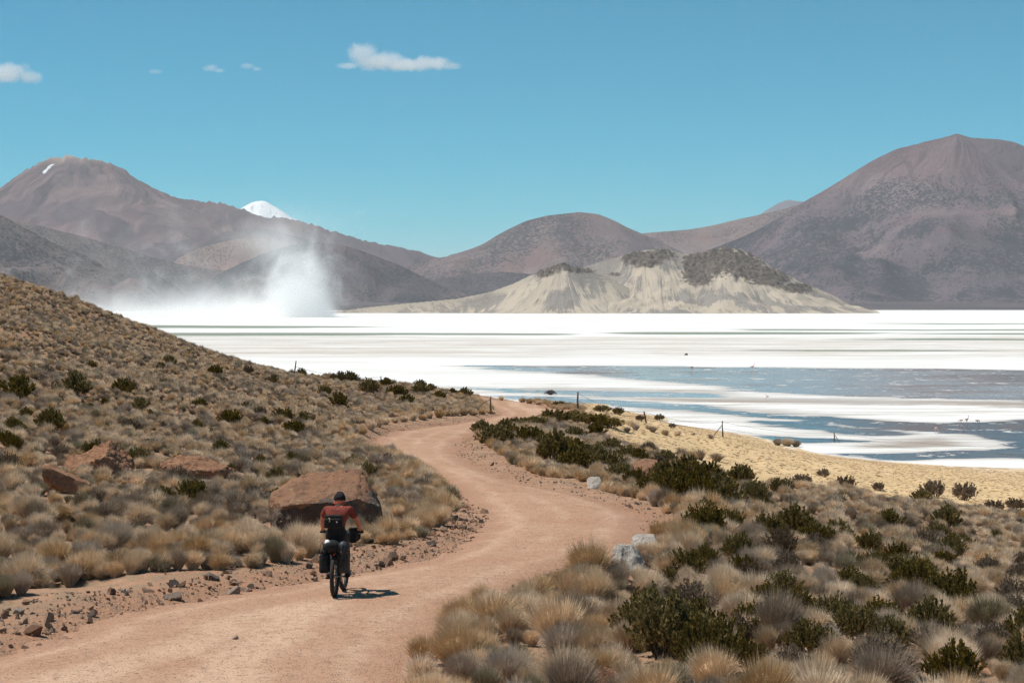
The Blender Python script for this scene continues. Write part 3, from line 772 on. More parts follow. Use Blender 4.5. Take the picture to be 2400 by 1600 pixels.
for s in range(3):
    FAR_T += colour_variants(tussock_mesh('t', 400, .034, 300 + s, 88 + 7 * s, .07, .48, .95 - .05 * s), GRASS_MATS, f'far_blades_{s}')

def shrub_meshes(name, nt, nl, leaf, seed, mat):
    """A low dome of upright leafy twigs: leaves and, under them, the stems."""
    r = np.random.RandomState(seed)
    az = r.uniform(0, 2 * np.pi, nt); q = np.sqrt(r.uniform(0, 1, nt))
    lump = 1 + .22 * np.sin(az * 3 + seed) * q + .14 * np.sin(az * 7 + 2 * seed)
    px_, py_ = q * .46 * np.cos(az) * lump, q * .46 * np.sin(az) * lump
    top = (.62 * np.sqrt(np.maximum(0, 1 - .80 * q ** 2)) * r.uniform(.86, 1.08, nt)) * (1 + .10 * np.sin(az * 2 + seed * 1.7))
    tips = np.stack([px_, py_, top], 1)
    roots = np.stack([px_ * .25, py_ * .25, np.full(nt, -.05)], 1)
    ax = tips - roots; ln = np.linalg.norm(ax, axis=1); ax /= ln[:, None]
    k = np.repeat(np.arange(nt), nl); n = len(k)
    t = r.uniform(.38, 1.0, n) ** .8
    rad = (.052 * (1.15 - t)) + .012
    off = r.normal(0, 1, (n, 3)); off /= np.linalg.norm(off, axis=1)[:, None]
    c = roots[k] + ax[k] * (ln[k] * t)[:, None] + off * (rad * r.uniform(.3, 1.2, n))[:, None]
    up = ax[k] * .7 + off * .6 + np.array([0, 0, .35]); up /= np.linalg.norm(up, axis=1)[:, None]
    side = np.cross(up, r.normal(0, 1, (n, 3))); side /= np.linalg.norm(side, axis=1)[:, None]
    sz = leaf * r.uniform(.6, 1.35, n)[:, None]
    V = np.stack([c - up * sz * .5, c + side * sz * .36, c + up * sz * .75, c - side * sz * .36], 1)
    i = np.arange(n)[:, None] * 4
    lv = np_mesh(name + '_leaves', V.reshape(-1, 3), i + np.array([[0, 1, 2, 3]]), False)
    add_attr(lv, 'tone', np.repeat(np.clip(r.normal(.45, .2, n) + .25 * (r.uniform(0, 1, nt)[k] - .5), 0, 1), 4))
    lv.materials.append(mat)
    m_ = min(nt, 26); w = .012
    sd = np.cross(ax[:m_], [0.3, .8, .1]); sd /= np.linalg.norm(sd, axis=1)[:, None]; s2 = np.cross(ax[:m_], sd)
    A, B = roots[:m_], roots[:m_] + ax[:m_] * (ln[:m_] * .9)[:, None]
    V = np.stack([A + sd * w, A - sd * w * .5 + s2 * w * .8, A - sd * w * .5 - s2 * w * .8, B + sd * w * .4, B - sd * w * .2 + s2 * w * .3, B - sd * w * .2 - s2 * w * .3], 1)
    i = np.arange(m_)[:, None] * 6
    st = np_mesh(name + '_stems', V.reshape(-1, 3), np.concatenate([i + np.array([[0, 1, 4, 3]]), i + np.array([[1, 2, 5, 4]]), i + np.array([[2, 0, 3, 5]])]), True)
    st.materials.append(M_TWIG)
    return lv, st
SHRUB_NEAR = [shrub_meshes(f'shrub_near_{s}', 130, 46, .036, 400 + s, SHRUB_MATS[0]) for s in range(4)] + [shrub_meshes('shrub_near_dry', 130, 36, .032, 410, SHRUB_MATS[1])]
SHRUB_FAR = [shrub_meshes(f'shrub_far_{s}', 80, 24, .066, 420 + s, SHRUB_MATS[0]) for s in range(4)] + [shrub_meshes('shrub_far_dry', 80, 22, .056, 430, SHRUB_MATS[1])]

# --- boulders first, so that plants keep clear of them: (px, py of the foot, width m)
BOULDERS = [(752, 1262, 1.9), (222, 1112, 1.6), (462, 1120, 1.6), (155, 1156, 1.1), (1472, 1342, .75), (1522, 1288, .6), (1510, 1122, .9), (1396, 1146, .45),(330,1105,.5)]
BPOS = [spot(b[0], b[1]) + (b[2],) for b in BOULDERS]

# --- shrubs, each where the photograph shows it: foot of the shrub in the photograph, width there, dry or green
SHRUBS = [(40,940,95,0),(178,930,85,0),(120,1010,80,0),(285,925,60,0),(330,965,50,0),(395,860,40,0),(505,885,42,0),(385,905,34,0),(540,1000,62,0),
    (665,990,55,0),(690,1020,60,0),(715,1000,50,0),(795,955,55,0),(865,925,55,0),(930,930,50,0),(985,925,45,0),(800,895,34,0),(785,893,26,0),(820,897,40,0),
    (590,845,30,1),(560,838,26,1),(662,872,20,1),(706,880,26,0),(905,905,34,0),(985,908,30,0),(1010,918,36,0),(1060,925,26,0),(1090,930,40,0),(1150,935,56,0),(1200,938,60,0),
    (1030,935,34,0),(955,945,40,0),(1310,955,40,0),(1335,962,36,0),(1410,965,46,0),(1450,972,30,0),
    (1130,1018,60,0),(1165,1045,80,0),(1215,1000,70,0),(1255,995,60,0),(1300,992,80,0),(1345,990,80,0),(1390,995,80,0),(1430,1003,60,0),
    (1185,1020,60,0),(1240,1040,70,0),(1280,1050,60,0),(1340,1060,70,0),(1300,1085,90,0),(1350,1105,90,0),(1390,1075,60,0),(1430,1060,60,0),(1470,1080,60,0),
    (1500,1090,60,0),(1540,1110,70,1),(1420,1100,70,0),(1450,1130,60,0),(1520,1060,40,1),(1560,1085,60,0),(1610,1110,60,0),(1570,1140,80,0),(1620,1150,80,0),(1660,1130,60,0),
    (1530,1170,80,0),(1580,1180,90,0),(1640,1190,90,0),(1690,1160,70,0),(1735,1140,60,0),(1700,1200,80,0),(1740,1125,50,0),(1770,1180,60,0),(1830,1160,50,0),
    (1650,1260,100,0),(1730,1320,80,0),(1740,1350,60,0),(1860,1265,95,0),(1910,1280,80,0),(1980,1290,70,0),(1960,1260,60,0),(2000,1345,70,0),(2080,1245,70,0),(2160,1180,50,0),
    (2220,1240,70,0),(2200,1270,60,0),(2230,1310,60,0),(2170,1290,60,1),(2110,1370,100,0),(2150,1395,110,0),(1990,1385,80,0),(2020,1400,70,0),(1830,1400,90,0),(1800,1430,90,0),(1850,1455,110,0),
    (2230,1440,120,0),(2270,1455,80,0),(1950,1480,100,0),(2010,1500,110,0),(2070,1470,90,0),(2090,1530,100,0),(1900,1540,110,0),(2310,1460,50,0),(2340,1480,50,0),(2160,1540,80,1),(2210,1560,70,0),(2330,1530,90,1),
    (1560,1540,190,0),(1660,1580,150,0),(1500,1500,120,0),(1620,1500,120,0),(1510,1430,50,0),(1480,1400,40,1),(1540,1235,36,1),(1520,1220,30,1),(2240,1610,120,0),(2060,1600,130,1),
    (450,1180,90,0),(480,1195,60,0),(540,1105,34,0),(420,1090,40,0),(1000,1290,0,0),(880,1245,70,0),(1090,1110,30,1),(860,1120,60,0),(900,1095,50,1),(830,1100,50,0),
    (180,1090,30,0),(610,1090,40,0),(760,930,40,0),(640,900,30,0),(470,960,40,0),(240,1010,40,0),(60,980,40,0),(350,1050,36,0),(300,1225,60,1),(150,1210,40,1),(400,1225,50,1),(1040,1140,40,1),
    (1395,1020,50,0),(1350,1028,50,0),(1545,985,24,0),(1500,985,26,1),(1575,1003,22,1),(1930,1117,34,1),(2060,1150,30,1),(2190,1165,60,1),(2260,1172,60,1),(1880,1140,50,1),(1980,1150,50,1),(2330,1200,50,1),(2380,1195,50,1)]
taken = []          # footprints of boulders and shrubs
for x, y, z, w in BPOS:
    taken.append((x, y + .25 * w, w * .80))
    if w < 1: taken.append((x, y - .55, .55)); taken.append((x * (1 - 1.2 / y), y - 1.2, .4))
SH = []
for (px, py, wp, dry) in SHRUBS:
    if wp <= 0: continue
    x, y, z = spot(px, py)
    if signed_dist(ROAD_POLY, np.array([x]), np.array([y]))[0] < .55: continue
    w = min(wp * y / FPX * (1.25 if py > 1120 and px > 900 else 1.0 if px < 900 else 1.12), 2.6)
    SH.append((x, y, z, w, dry, px, py)); taken.append((x, y, w * (.46 if py > 1120 else .60)))
# more of the same among the grass on the right-hand slope, sparser on the left
for i in range(900):
    if len(SH) >= 255: break
    if rnd.random() < .78: px, py = rnd.uniform(1480, 2420), rnd.uniform(1120, 1600)
    else: px, py = rnd.uniform(0, 1000), rnd.uniform(860, 1200)
    x, y, z = spot(px, py)
    if z < 2.2 or signed_dist(CLEAR_POLY, np.array([x]), np.array([y]))[0] < .7 or signed_dist(MEADOW_POLY, np.array([x]), np.array([y]))[0] < 2: continue
    w = rnd.uniform(.5, 1.0)
    if any((x - a) ** 2 + (y - b) ** 2 < (c + w * .6) ** 2 for a, b, c in taken): continue
    SH.append((x, y, z, w, int(rnd.random() < .4), px, py)); taken.append((x, y, w * .44))

# --- tussocks
def scatter_tussocks():
    P = []
    y = 21.0
    while y < 205:
        c = np.interp(y, [20, 40, 60, 200], [.52, .47, .40, .46])
        x0, x1 = -(y * .285 + 3), (y * .285 + 3)
        xs = np.arange(x0, x1, c)
        xs = xs + rs_.uniform(-.48, .48, len(xs)) * c; ys = y + rs_.uniform(-.5, .5, len(xs)) * c
        P.append(np.stack([xs, ys], 1)); y += c
    P = np.concatenate(P)
    sd_c = signed_dist(CLEAR_POLY, P[:, 0], P[:, 1]); md = signed_dist(MEADOW_POLY, P[:, 0], P[:, 1]); z = ground(P[:, 0], P[:, 1])
    patch = fbm(P[:, 0] / 4.5, P[:, 1] / 4.5, 3, 91)
    dens = np.where(P[:, 0] > CENTRE(P[:, 1]), .93, .86) + .22 * patch
    ok = (sd_c > .16) & (md > .3) & (z > 1.4) & (rs_.uniform(0, 1, len(P)) < np.where(sd_c < 1.3, .97, dens))
    ok &= ~((P[:, 1] > 178) & (P[:, 0] > -12))
    P, sd_c, z, patch = P[ok], sd_c[ok], z[ok], patch[ok]
    for a, b, c in taken:
        k = (P[:, 0] - a) ** 2 + (P[:, 1] - b) ** 2 > c * c
        P, sd_c, z, patch = P[k], sd_c[k], z[k], patch[k]
    d = np.clip(rs_.lognormal(math.log(.54), .30, len(P)), .28, 1.05)
    d = np.where(sd_c < 1.0, np.maximum(d, .55) * 1.08, d)
    d = d * np.interp(P[:, 1], [30, 60, 200], [.82, .68, .62])
    return P, z, d, sd_c, patch
def CENTRE(y):          # rough middle line of the road, x for a given y
    return np.interp(y, [15, 28, 36, 47, 66, 92, 120, 150, 200], [-7, -4, -1, 1.2, -1.2, -4.8, -4.5, -1.4, -2])
TP, TZ, TD, TSD, TPATCH = scatter_tussocks()
# big clumps that stand out in the foreground, and the few on the meadow
EXTRA = [(1090,1478,118,1),(1068,1500,95,0),(1068,1555,118,3),(1122,1570,90,3),(1190,1475,95,0),(1310,1510,160,1),(1225,1430,85,0),(1268,1412,66,1),(1390,1420,95,0),(1375,1375,70,2),(1300,1392,56,3),
         (1190,1600,105,2),(1320,1615,150,0),(1450,1480,115,0),(1570,1345,95,0),(1610,1310,80,0),(1620,1410,90,0),(1700,1400,95,0),(1745,1470,120,0),(1590,1620,95,2),(1690,1370,70,0),(1545,1390,66,2),(1560,1300,56,0),
         (1640,1078,44,2),(1600,1074,36,2),(1680,1080,38,2),(1845,1045,36,0),(1822,1043,28,2),(1866,1047,28,2),(1665,1028,18,2),(1625,1020,12,2),(1560,1020,26,0),(1530,1014,24,2),(1520,1006,20,0),(1590,1022,24,0),(1480,998,28,0),(1470,1012,22,2),(1490,1008,24,2),
         (1240,946,22,1),(1262,949,24,0),(1288,952,28,1),(1305,953,24,0),(1320,958,22,1),(1345,965,22,1),(1112,935,18,1),(1175,939,18,1),(1225,943,22,1),(1078,930,18,1),(1365,972,20,1),(1385,975,24,0),(1440,987,26,0),(1420,982,24,0)]
_row = np.array([q for q in CLEAR_EDGE if q[0] <= 1100 and q[1] > 1180][:16], float)
for k_ in range(34):                                   # the row of domed clumps along the left verge
    px_ = -40 + k_ * 31 + rnd.uniform(-9, 9)
    py_ = float(np.interp(px_, _row[:, 0], _row[:, 1]))
    EXTRA.append((px_, py_ - 3 - rnd.uniform(0, 6), rnd.uniform(48, 70) * (1 if px_ < 700 else .8), rnd.choice([0, 0, 2, 2, 3, 1])))
    EXTRA.append((px_ + 15, py_ - 32 - rnd.uniform(0, 10), rnd.uniform(38, 56) * (1 if px_ < 700 else .8), rnd.choice([0, 2, 2, 0])))
EXTRA = [e_ for e_ in EXTRA if not (640 < e_[0] < 880 and e_[1] < 1300 and e_[2] < 90 and e_[1] > 1180)]
for px_, py_ in [(850,1020),(868,1009),(886,1001),(905,996),(925,991),(946,989),(968,987),(988,985),(1008,982),(1028,980),(1048,977),(1068,976),(1088,975),(1108,974),(1128,972),(1148,970)]:
    EXTRA.append((px_, py_ - 1, rnd.uniform(27, 36), rnd.choice([0, 0, 1])))
ex = [(spot(px, min(py, 1640)) if py <= 1640 else spot(px, py)) + (w, c) for px, py, w, c in EXTRA if w > 0]
n0 = len(TP)
TP = np.concatenate([TP, np.array([e[:2] for e in ex])]); TZ = np.concatenate([TZ, np.array([e[2] for e in ex])])
TD = np.concatenate([TD, np.array([e[3] * e[1] / FPX for e in ex])]); TSD = np.concatenate([TSD, np.ones(len(ex))]); TPATCH = np.concatenate([TPATCH, np.zeros(len(ex))])
TCOL = rs_.choice(4, len(TP), p=[.58, .14, .22, .06])
TCOL = np.where((TPATCH > .28) & (rs_.uniform(0, 1, len(TP)) < .5), 2, TCOL)
TCOL = np.where((TSD < 1.0) & (rs_.uniform(0, 1, len(TP)) < .5), 1, TCOL)
TCOL[n0:] = [e[4] for e in ex]
TH = TD * rs_.uniform(.78, 1.05, len(TP)) * np.where(np.arange(len(TP)) >= n0, 1.0, 1.0)
TH = np.where((np.arange(len(TP)) >= n0) & (TP[:, 1] > 110), TH * .72, TH)
TROT = np.stack([rs_.normal(0, .15, len(TP)), rs_.normal(0, .15, len(TP)), rs_.uniform(0, 6.283, len(TP))], 1)
TPX = 1200 + TP[:, 0] / TP[:, 1] * FPX; TPY = HORIZON + (CAM_Z - TZ) / TP[:, 1] * FPX
size_px = TD / TP[:, 1] * FPX
inview = (TPX > -60) & (TPX < 2460) & (TPY - size_px * .7 < 1600)
order = np.argsort(-(size_px * np.where(inview, 1, 0) + np.where(np.arange(len(TP)) >= n0, 200 * inview, 0)))
SOLO = set(order[:300].tolist())

def instancer(name, pts, rot, scl, var, meshes, label=None, cat=None):
    """One object that sets a shared mesh at each of its points."""
    col = bpy.data.collections.new(name + '_shapes')
    for i, me_ in enumerate(meshes):
        col.objects.link(bpy.data.objects.new(f'{name}_shape_{i:02d}', me_))
    me = bpy.data.meshes.new(name); me.vertices.add(len(pts)); me.vertices.foreach_set('co', np.asarray(pts, np.float32).ravel())
    add_attr(me, 'rot', rot, 'FLOAT_VECTOR'); add_attr(me, 'scl', scl, 'FLOAT_VECTOR'); add_attr(me, 'var', var, 'INT')
    o = obj(name, me)
    ng = bpy.data.node_groups.new(name + '_nodes', 'GeometryNodeTree')
    ng.interface.new_socket('Geometry', in_out='INPUT', socket_type='NodeSocketGeometry')
    ng.interface.new_socket('Geometry', in_out='OUTPUT', socket_type='NodeSocketGeometry')
    N = ng.nodes
    gi, go = N.new('NodeGroupInput'), N.new('NodeGroupOutput')
    ip = N.new('GeometryNodeInstanceOnPoints'); ci = N.new('GeometryNodeCollectionInfo')
    ci.inputs['Collection'].default_value = col; ci.inputs['Separate Children'].default_value = True; ci.inputs['Reset Children'].default_value = True
    ip.inputs['Pick Instance'].default_value = True
    def na(nm, t):
        a = N.new('GeometryNodeInputNamedAttribute'); a.data_type = t; a.inputs['Name'].default_value = nm
        return next(s for s in a.outputs if s.enabled)
    L = ng.links.new
    L(gi.outputs[0], ip.inputs['Points']); L(ci.outputs[0], ip.inputs['Instance'])
    L(na('var', 'INT'), ip.inputs['Instance Index']); L(na('rot', 'FLOAT_VECTOR'), ip.inputs['Rotation']); L(na('scl', 'FLOAT_VECTOR'), ip.inputs['Scale'])
    L(ip.outputs[0], go.inputs[0])
    md = o.modifiers.new('scatter', 'NODES'); md.node_group = ng
    tag(o, label, cat, kind='stuff')
    return o

rest = np.array([i for i in range(len(TP)) if i not in SOLO])
ALLT = NEAR_T + MID_T + FAR_T
def tuft_variant(i):
    d_ = TP[i, 1]; c = TCOL[i]
    if d_ < 48: return rnd.randrange(5) * 4 + c
    if d_ < 95: return 20 + rnd.randrange(4) * 4 + c
    return 36 + rnd.randrange(3) * 4 + c
tv = np.array([tuft_variant(i) for i in range(len(TP))])
scl = np.stack([TD, TD, TH], 1)
instancer('grass_tussocks', np.column_stack([TP[rest], TZ[rest] - .01]), TROT[rest], scl[rest], tv[rest], ALLT,
          'straw-coloured bunch grass covering both slopes beyond the nearest tussocks', 'grass')
print('tussocks', len(TP))

ORD = ['first','second','third','fourth','fifth','sixth','seventh','eighth','ninth','tenth','11th','12th','13th','14th','15th','16th','17th','18th','19th','20th']
def ordinal(n):
    return ORD[n - 1] if n <= 20 else str(n) + ('th' if 10 <= n % 100 <= 20 else {1: 'st', 2: 'nd', 3: 'rd'}.get(n % 10, 'th'))
def zone(px, py, x, y):
    if py < 1000 and px > 1050: return 'at the far bend'
    if 1440 < px < 1980 and py < 1085: return 'on the meadow by the fence'
    if px < 1200 and x < float(CENTRE(y)):
        if y < 44 and py > 1290: return 'along the left road verge'
        if px < 300: return 'near the leftmost boulders'
        if px < 640: return 'around the flat red slab'
        if px < 930: return 'around the big boulder'
        return 'inside the road bend'
    if py > 1500: return ('below the road corner' if px < 1420 else 'along the lower right edge')
    if py > 1380: return ('beside the road corner' if px < 1500 else 'right of the foreground bush' if px < 1950 else 'at the right edge')
    if py > 1250: return ('by the white rocks' if px < 1660 else 'on the right slope' if px < 2050 else 'on the far right slope')
    return 'along the meadow edge'
CNAME = ['straw', 'golden', 'grey', 'grey-green']
solo = sorted(SOLO, key=lambda i: TPX[i])
count = {}
for i in solo:
    z_ = zone(TPX[i], TPY[i], TP[i, 0], TP[i, 1]); key = (z_, TCOL[i]); count[key] = count.get(key, 0) + 1
    o = obj('grass_tussock', ALLT[tv[i]], None, None, (TP[i, 0], TP[i, 1], TZ[i] - .01), TROT[i], scl[i])
    tag(o, f'{ordinal(count[key])} {CNAME[TCOL[i]]} grass tussock from the left {z_}', 'grass tussock', 'grass tussocks nearest the road')

# low dry grass of the meadow
gm = []
while len(gm) < 4200:
    px, py = rnd.uniform(1380, 2420), rnd.uniform(985, 1200)
    gm.append((px, py))
dd = np.array([(rnd.uniform(-2, 75), rnd.uniform(95, 300)) for _ in range(70000)])
mm = signed_dist(MEADOW_POLY, dd[:, 0], dd[:, 1]); zz = ground(dd[:, 0], dd[:, 1])
kk = (mm < .6) & (zz > .3) & (np.abs(dd[:, 0]) < dd[:, 1] * .285)
dd, zz = dd[kk], zz[kk]
MEADOW_T = colour_variants(tussock_mesh('t', 60, .06, 500, 90, .1, .5, .6), GRASS_MATS[:3], 'meadow_blades')
sc = rs_.uniform(.10, .26, len(dd))
instancer('meadow_grass', np.column_stack([dd, zz]), np.stack([sc * 0, sc * 0, rs_.uniform(0, 6, len(dd))], 1), np.stack([sc * 1.6, sc * 1.6, sc * .35], 1),
          rs_.choice(3, len(dd), p=[.48, .50, .02]), MEADOW_T, 'short dry yellow grass of the lakeside meadow', 'grass')

# shrubs
SH.sort(key=lambda s: s[5])
count = {}
for k, (x, y, z, w, dry, px, py) in enumerate(SH):
    z_ = zone(px, py, x, y); key = (z_, dry); count[key] = count.get(key, 0) + 1
    lib = SHRUB_NEAR if y < 70 else SHRUB_FAR
    lv, st = lib[4] if dry else lib[rnd.randrange(4)]
    h = w * (rnd.uniform(.92, 1.2) if y < 80 or px < 900 else rnd.uniform(.74, .95)) * (.62 if py < 1012 and 1180 < px < 1440 else 1.0)
    e = empty('shrub', (x, y, z - .02), rnd.uniform(0, 6.28)); e.scale = (w, w, h)
    obj('foliage', lv, None, e); obj('stem', st, None, e)
    tag(e, f'{ordinal(count[key])} {"brown dry" if dry else "dark green"} shrub from the left {z_}', 'shrub', 'shrubs among the bunch grass')
# ------------------------------------------------------------------ boulders and stones
from mathutils import noise as mnoise
def rock_mesh(name, seed, sub, planes, size, rough=.06, freq=2.2, flat=False, sink=.0):
    """A block cut out by planes, then broken up: facets with worn, uneven faces."""
    r = random.Random(seed)
    bm = bmesh.new(); bmesh.ops.create_cube(bm, size=1.84)
    for n, d in planes:
        n = Vector(n).normalized()
        bmesh.ops.bisect_plane(bm, geom=bm.verts[:] + bm.edges[:] + bm.faces[:], plane_co=n * d, plane_no=n, clear_outer=True)
        be = [e for e in bm.edges if e.is_boundary]
        if be: bmesh.ops.holes_fill(bm, edges=be, sides=0)
    bmesh.ops.remove_doubles(bm, verts=bm.verts[:], dist=.03)
    bmesh.ops.triangulate(bm, faces=bm.faces[:])
    off = Vector((r.uniform(-50, 50), r.uniform(-50, 50), r.uniform(-50, 50)))
    target = {2: 9, 3: .34, 4: .17, 5: .075}[sub]
    for _ in range(6):
        long_ = [e for e in bm.edges if e.calc_length() > target]
        if not long_: break
        bmesh.ops.subdivide_edges(bm, edges=long_, cuts=1)
        bmesh.ops.triangulate(bm, faces=[f for f in bm.faces if len(f.verts) > 3])
    bm.normal_update()
    if sub > 2:
        for _ in range(1): bmesh.ops.smooth_vert(bm, verts=bm.verts[:], factor=.45, use_axis_x=True, use_axis_y=True, use_axis_z=True)
        for v in bm.verts:
            p = v.co; n = v.normal
            h = mnoise.noise(p * freq + off) + .55 * abs(mnoise.noise(p * freq * 2.6 + off)) + .4 * mnoise.noise(p * freq * 5.5 + off) + .3 * mnoise.noise(p * freq * 11 + off)
            v.co = p + n * (h * rough * 1.1)
    for v in bm.verts:
        v.co = Vector((v.co.x * size[0] * .5, v.co.y * size[1] * .5, v.co.z * size[2]))
    me = bpy.data.meshes.new(name); bm.to_mesh(me); bm.free()
    if not flat: me.polygons.foreach_set('use_smooth', np.ones(len(me.polygons), bool)); me.set_sharp_from_angle(angle=math.radians(35))
    return me
def rnd_planes(seed, n=9, lo=.5, hi=.85):
    r = random.Random(seed); out = []
    for _ in range(n):
        v = Vector((r.gauss(0, 1), r.gauss(0, 1), r.gauss(0, .8)))
        out.append((v, r.uniform(lo, hi)))
    return out
def rock_mat(name, a, b, dark, lichen=None, scale=1.0):
    m = NT(name)
    v = m.coords()
    n1 = m.noise(v, 1.6 * scale, 6, .6); n2 = m.noise(v, 7 * scale, 6, .65); n3 = m.noise(v, 30 * scale, 4, .6)
    c = m.mix(m.ramp(n1, .35, .65), a, b)
    c = m.mix(m.ramp(n2, .48, .68, 0, .8), c, dark)
    if lichen:
        c = m.mix(m.math('MULTIPLY', m.ramp(m.noise(v, 5.5 * scale, 5, .7), .60, .66), m.ramp(n1, .42, .55)), c, lichen)
    c = m.mix(m.ramp(n3, .4, .7, 0, .3), c, tuple(x * .6 for x in a[:3]) + (1,))
    h = m.math('ADD', n2, m.math('MULTIPLY', n3, .35))
    m.bsdf(c, .92, m.bump(h, .8, .06), 0, .15)
    return m.mat
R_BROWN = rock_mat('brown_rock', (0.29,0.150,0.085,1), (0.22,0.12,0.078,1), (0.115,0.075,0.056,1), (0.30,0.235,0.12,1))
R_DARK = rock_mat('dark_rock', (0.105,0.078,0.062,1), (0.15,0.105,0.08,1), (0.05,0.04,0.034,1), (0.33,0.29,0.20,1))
R_RED = rock_mat('red_rock', (0.36,0.185,0.105,1), (0.29,0.15,0.09,1), (0.17,0.095,0.062,1), (0.34,0.28,0.17,1), 1.5)
R_WHITE = rock_mat('pale_rock', (0.52,0.46,0.40,1), (0.44,0.385,0.33,1), (0.28,0.235,0.20,1), (0.52,0.49,0.45,1), 2.5)

def place_rock(name, px, py, size, seed, planes, mat, label, rz=0.0, sink=-.05, sub=5, rough=.05):
    x, y, z = spot(px, py)
    me = rock_mesh(name, seed, sub, planes, size, rough)
    o = obj(name, me, mat, None, (x, y + size[1] * .3, ground1(x, y + size[1] * .3) - sink), (0, 0, rz))
    return tag(o, label, 'boulder', 'boulders beside the road')
# the big boulder behind the cyclist: a tilted orange-brown top over a dark undercut face
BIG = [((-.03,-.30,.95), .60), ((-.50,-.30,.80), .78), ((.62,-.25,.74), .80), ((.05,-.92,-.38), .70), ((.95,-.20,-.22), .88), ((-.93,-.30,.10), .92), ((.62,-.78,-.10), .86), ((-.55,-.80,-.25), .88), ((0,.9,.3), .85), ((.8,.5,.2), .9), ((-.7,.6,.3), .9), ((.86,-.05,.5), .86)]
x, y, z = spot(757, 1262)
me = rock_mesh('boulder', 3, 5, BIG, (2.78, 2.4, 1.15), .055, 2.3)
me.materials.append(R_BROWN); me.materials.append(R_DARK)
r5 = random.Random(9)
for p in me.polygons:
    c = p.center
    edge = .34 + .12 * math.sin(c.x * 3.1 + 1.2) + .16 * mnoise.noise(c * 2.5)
    if (c.z < edge and c.y < .2) or (c.x > .92 + .2 * mnoise.noise(c * 3.0) and c.z < .55): p.material_index = 1  # darker rock low in front and at right, partly painted-in shade
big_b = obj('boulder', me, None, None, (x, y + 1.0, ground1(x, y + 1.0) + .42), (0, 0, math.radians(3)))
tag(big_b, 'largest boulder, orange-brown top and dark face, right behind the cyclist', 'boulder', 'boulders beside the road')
place_rock('boulder', 222, 1112, (2.2, 1.5, 1.15), 11, [((-.35,-.3,.9), .45), ((.7,-.2,.7), .6), ((0,-1,.1), .6)] + rnd_planes(4, 5), R_RED, 'tall reddish boulder on the left slope, uppermost of the left pair', sub=5, rough=.09)
place_rock('boulder', 462, 1120, (2.4, 1.4, .80), 12, [((.12,-.28,.95), .44), ((-.35,-.3,.9), .62), ((.1,-.9,-.2), .62), ((.8,-.45,.35), .75), ((-.75,-.5,.3), .72), ((.55,.1,.8), .70)] + rnd_planes(6, 6, .7, .95), R_RED, 'low flat red slab of rock left of the big boulder', .25, .02, sub=5, rough=.09)
place_rock('boulder', 155, 1156, (1.3, .9, .72), 13, rnd_planes(8, 7), R_RED, 'small reddish-grey boulder below the tall one at left', sub=4, rough=.07)
place_rock('boulder', 322, 1140, (.55, .5, .22), 14, rnd_planes(18, 7), R_RED, 'little red rock lying between the flat slab and leftmost boulders', sub=3)
place_rock('boulder', 1472, 1342, (.82, .66, .54), 21, [((-.2,-.62,.76), .58), ((-.7,-.3,.6), .66), ((.5,-.5,.7), .7)] + rnd_planes(35, 9, .68, .9), R_WHITE, 'pale rounded rock at the road edge, nearest of the white rocks', .4, .0, 4, .09)
place_rock('boulder', 1522, 1288, (.70, .5, .36), 22, [((-.1,-.5,.86), .5), ((-.6,-.4,.7), .7)] + rnd_planes(38, 8, .66, .9), R_WHITE, 'pale flat rock half hidden in grass behind the nearest white rock', .2, .03, 4)
place_rock('boulder', 1396, 1146, (.52, .46, .42), 23, [((-.2,-.6,.8), .6), ((-.6,-.4,.7), .7)] + rnd_planes(39, 9, .68, .9), R_WHITE, 'grey rounded boulder on the far side of the road bend', .2, .04, 4)
place_rock('boulder', 1511, 1126, (1.15, .9, .62), 24, [((-.3,-.4,.85), .5)] + rnd_planes(24, 6), R_BROWN, 'brown boulder among dark shrubs right of the road', 0, -.1, 4)
place_rock('boulder', 1626, 1236, (.46, .35, .22), 25, rnd_planes(25, 8), R_RED, 'orange rock slab in the scrub outside the road bend', 0, .03, 4)
place_rock('boulder', 1428, 1610, (.42, .4, .36), 26, rnd_planes(26, 8), R_RED, 'dark red rock in the grass at the lower edge', 0, .03, 4)
place_rock('boulder', 1190, 1508, (.36, .26, .13), 27, rnd_planes(27, 8), R_RED, 'flat pinkish stone slab between foreground grass clumps', .5, .02, 4)
place_rock('boulder', 1120, 1590, (.50, .36, .16), 28, rnd_planes(28, 8), R_RED, 'pink clod of rock at the road corner by the lower edge', .1, .03, 4)

# stones: the larger ones single, the rest as gravel
STONE_MATS = [rock_mat('tan_stone', (0.54,0.355,0.245,1), (0.47,0.30,0.20,1), (0.36,0.23,0.16,1), None, 8), rock_mat('dark_stone', (0.21,0.165,0.14,1), (0.26,0.20,0.165,1), (0.13,0.10,0.088,1), None, 8),
              rock_mat('pale_stone', (0.50,0.40,0.32,1), (0.44,0.34,0.26,1), (0.34,0.25,0.19,1), None, 8), rock_mat('rust_stone', (0.33,0.18,0.11,1), (0.28,0.15,0.095,1), (0.17,0.10,0.07,1), None, 8)]
STONE = []
for k in range(12):
    STONE.append(rock_mesh(f'stone_{k}', 60 + k, 2, rnd_planes(60 + k, 8, .45, .80), (1.1, .85, .42), .05, 2.2, True))
STONE_V = []
for k, me in enumerate(STONE):
    for q, mt in enumerate(STONE_MATS):
        c = me.copy(); c.materials.append(mt); STONE_V.append(c)
pts = []
rr = np.random.RandomState(77)
cand = np.stack([rr.uniform(-14, 8, 160000), rr.uniform(20, 130, 160000)], 1)
cand = cand[np.abs(cand[:, 0]) < cand[:, 1] * .285]
sdr = signed_dist(ROAD_POLY, cand[:, 0], cand[:, 1]); sdc = signed_dist(CLEAR_POLY, cand[:, 0], cand[:, 1])
left = cand[:, 0] < CENTRE(cand[:, 1])
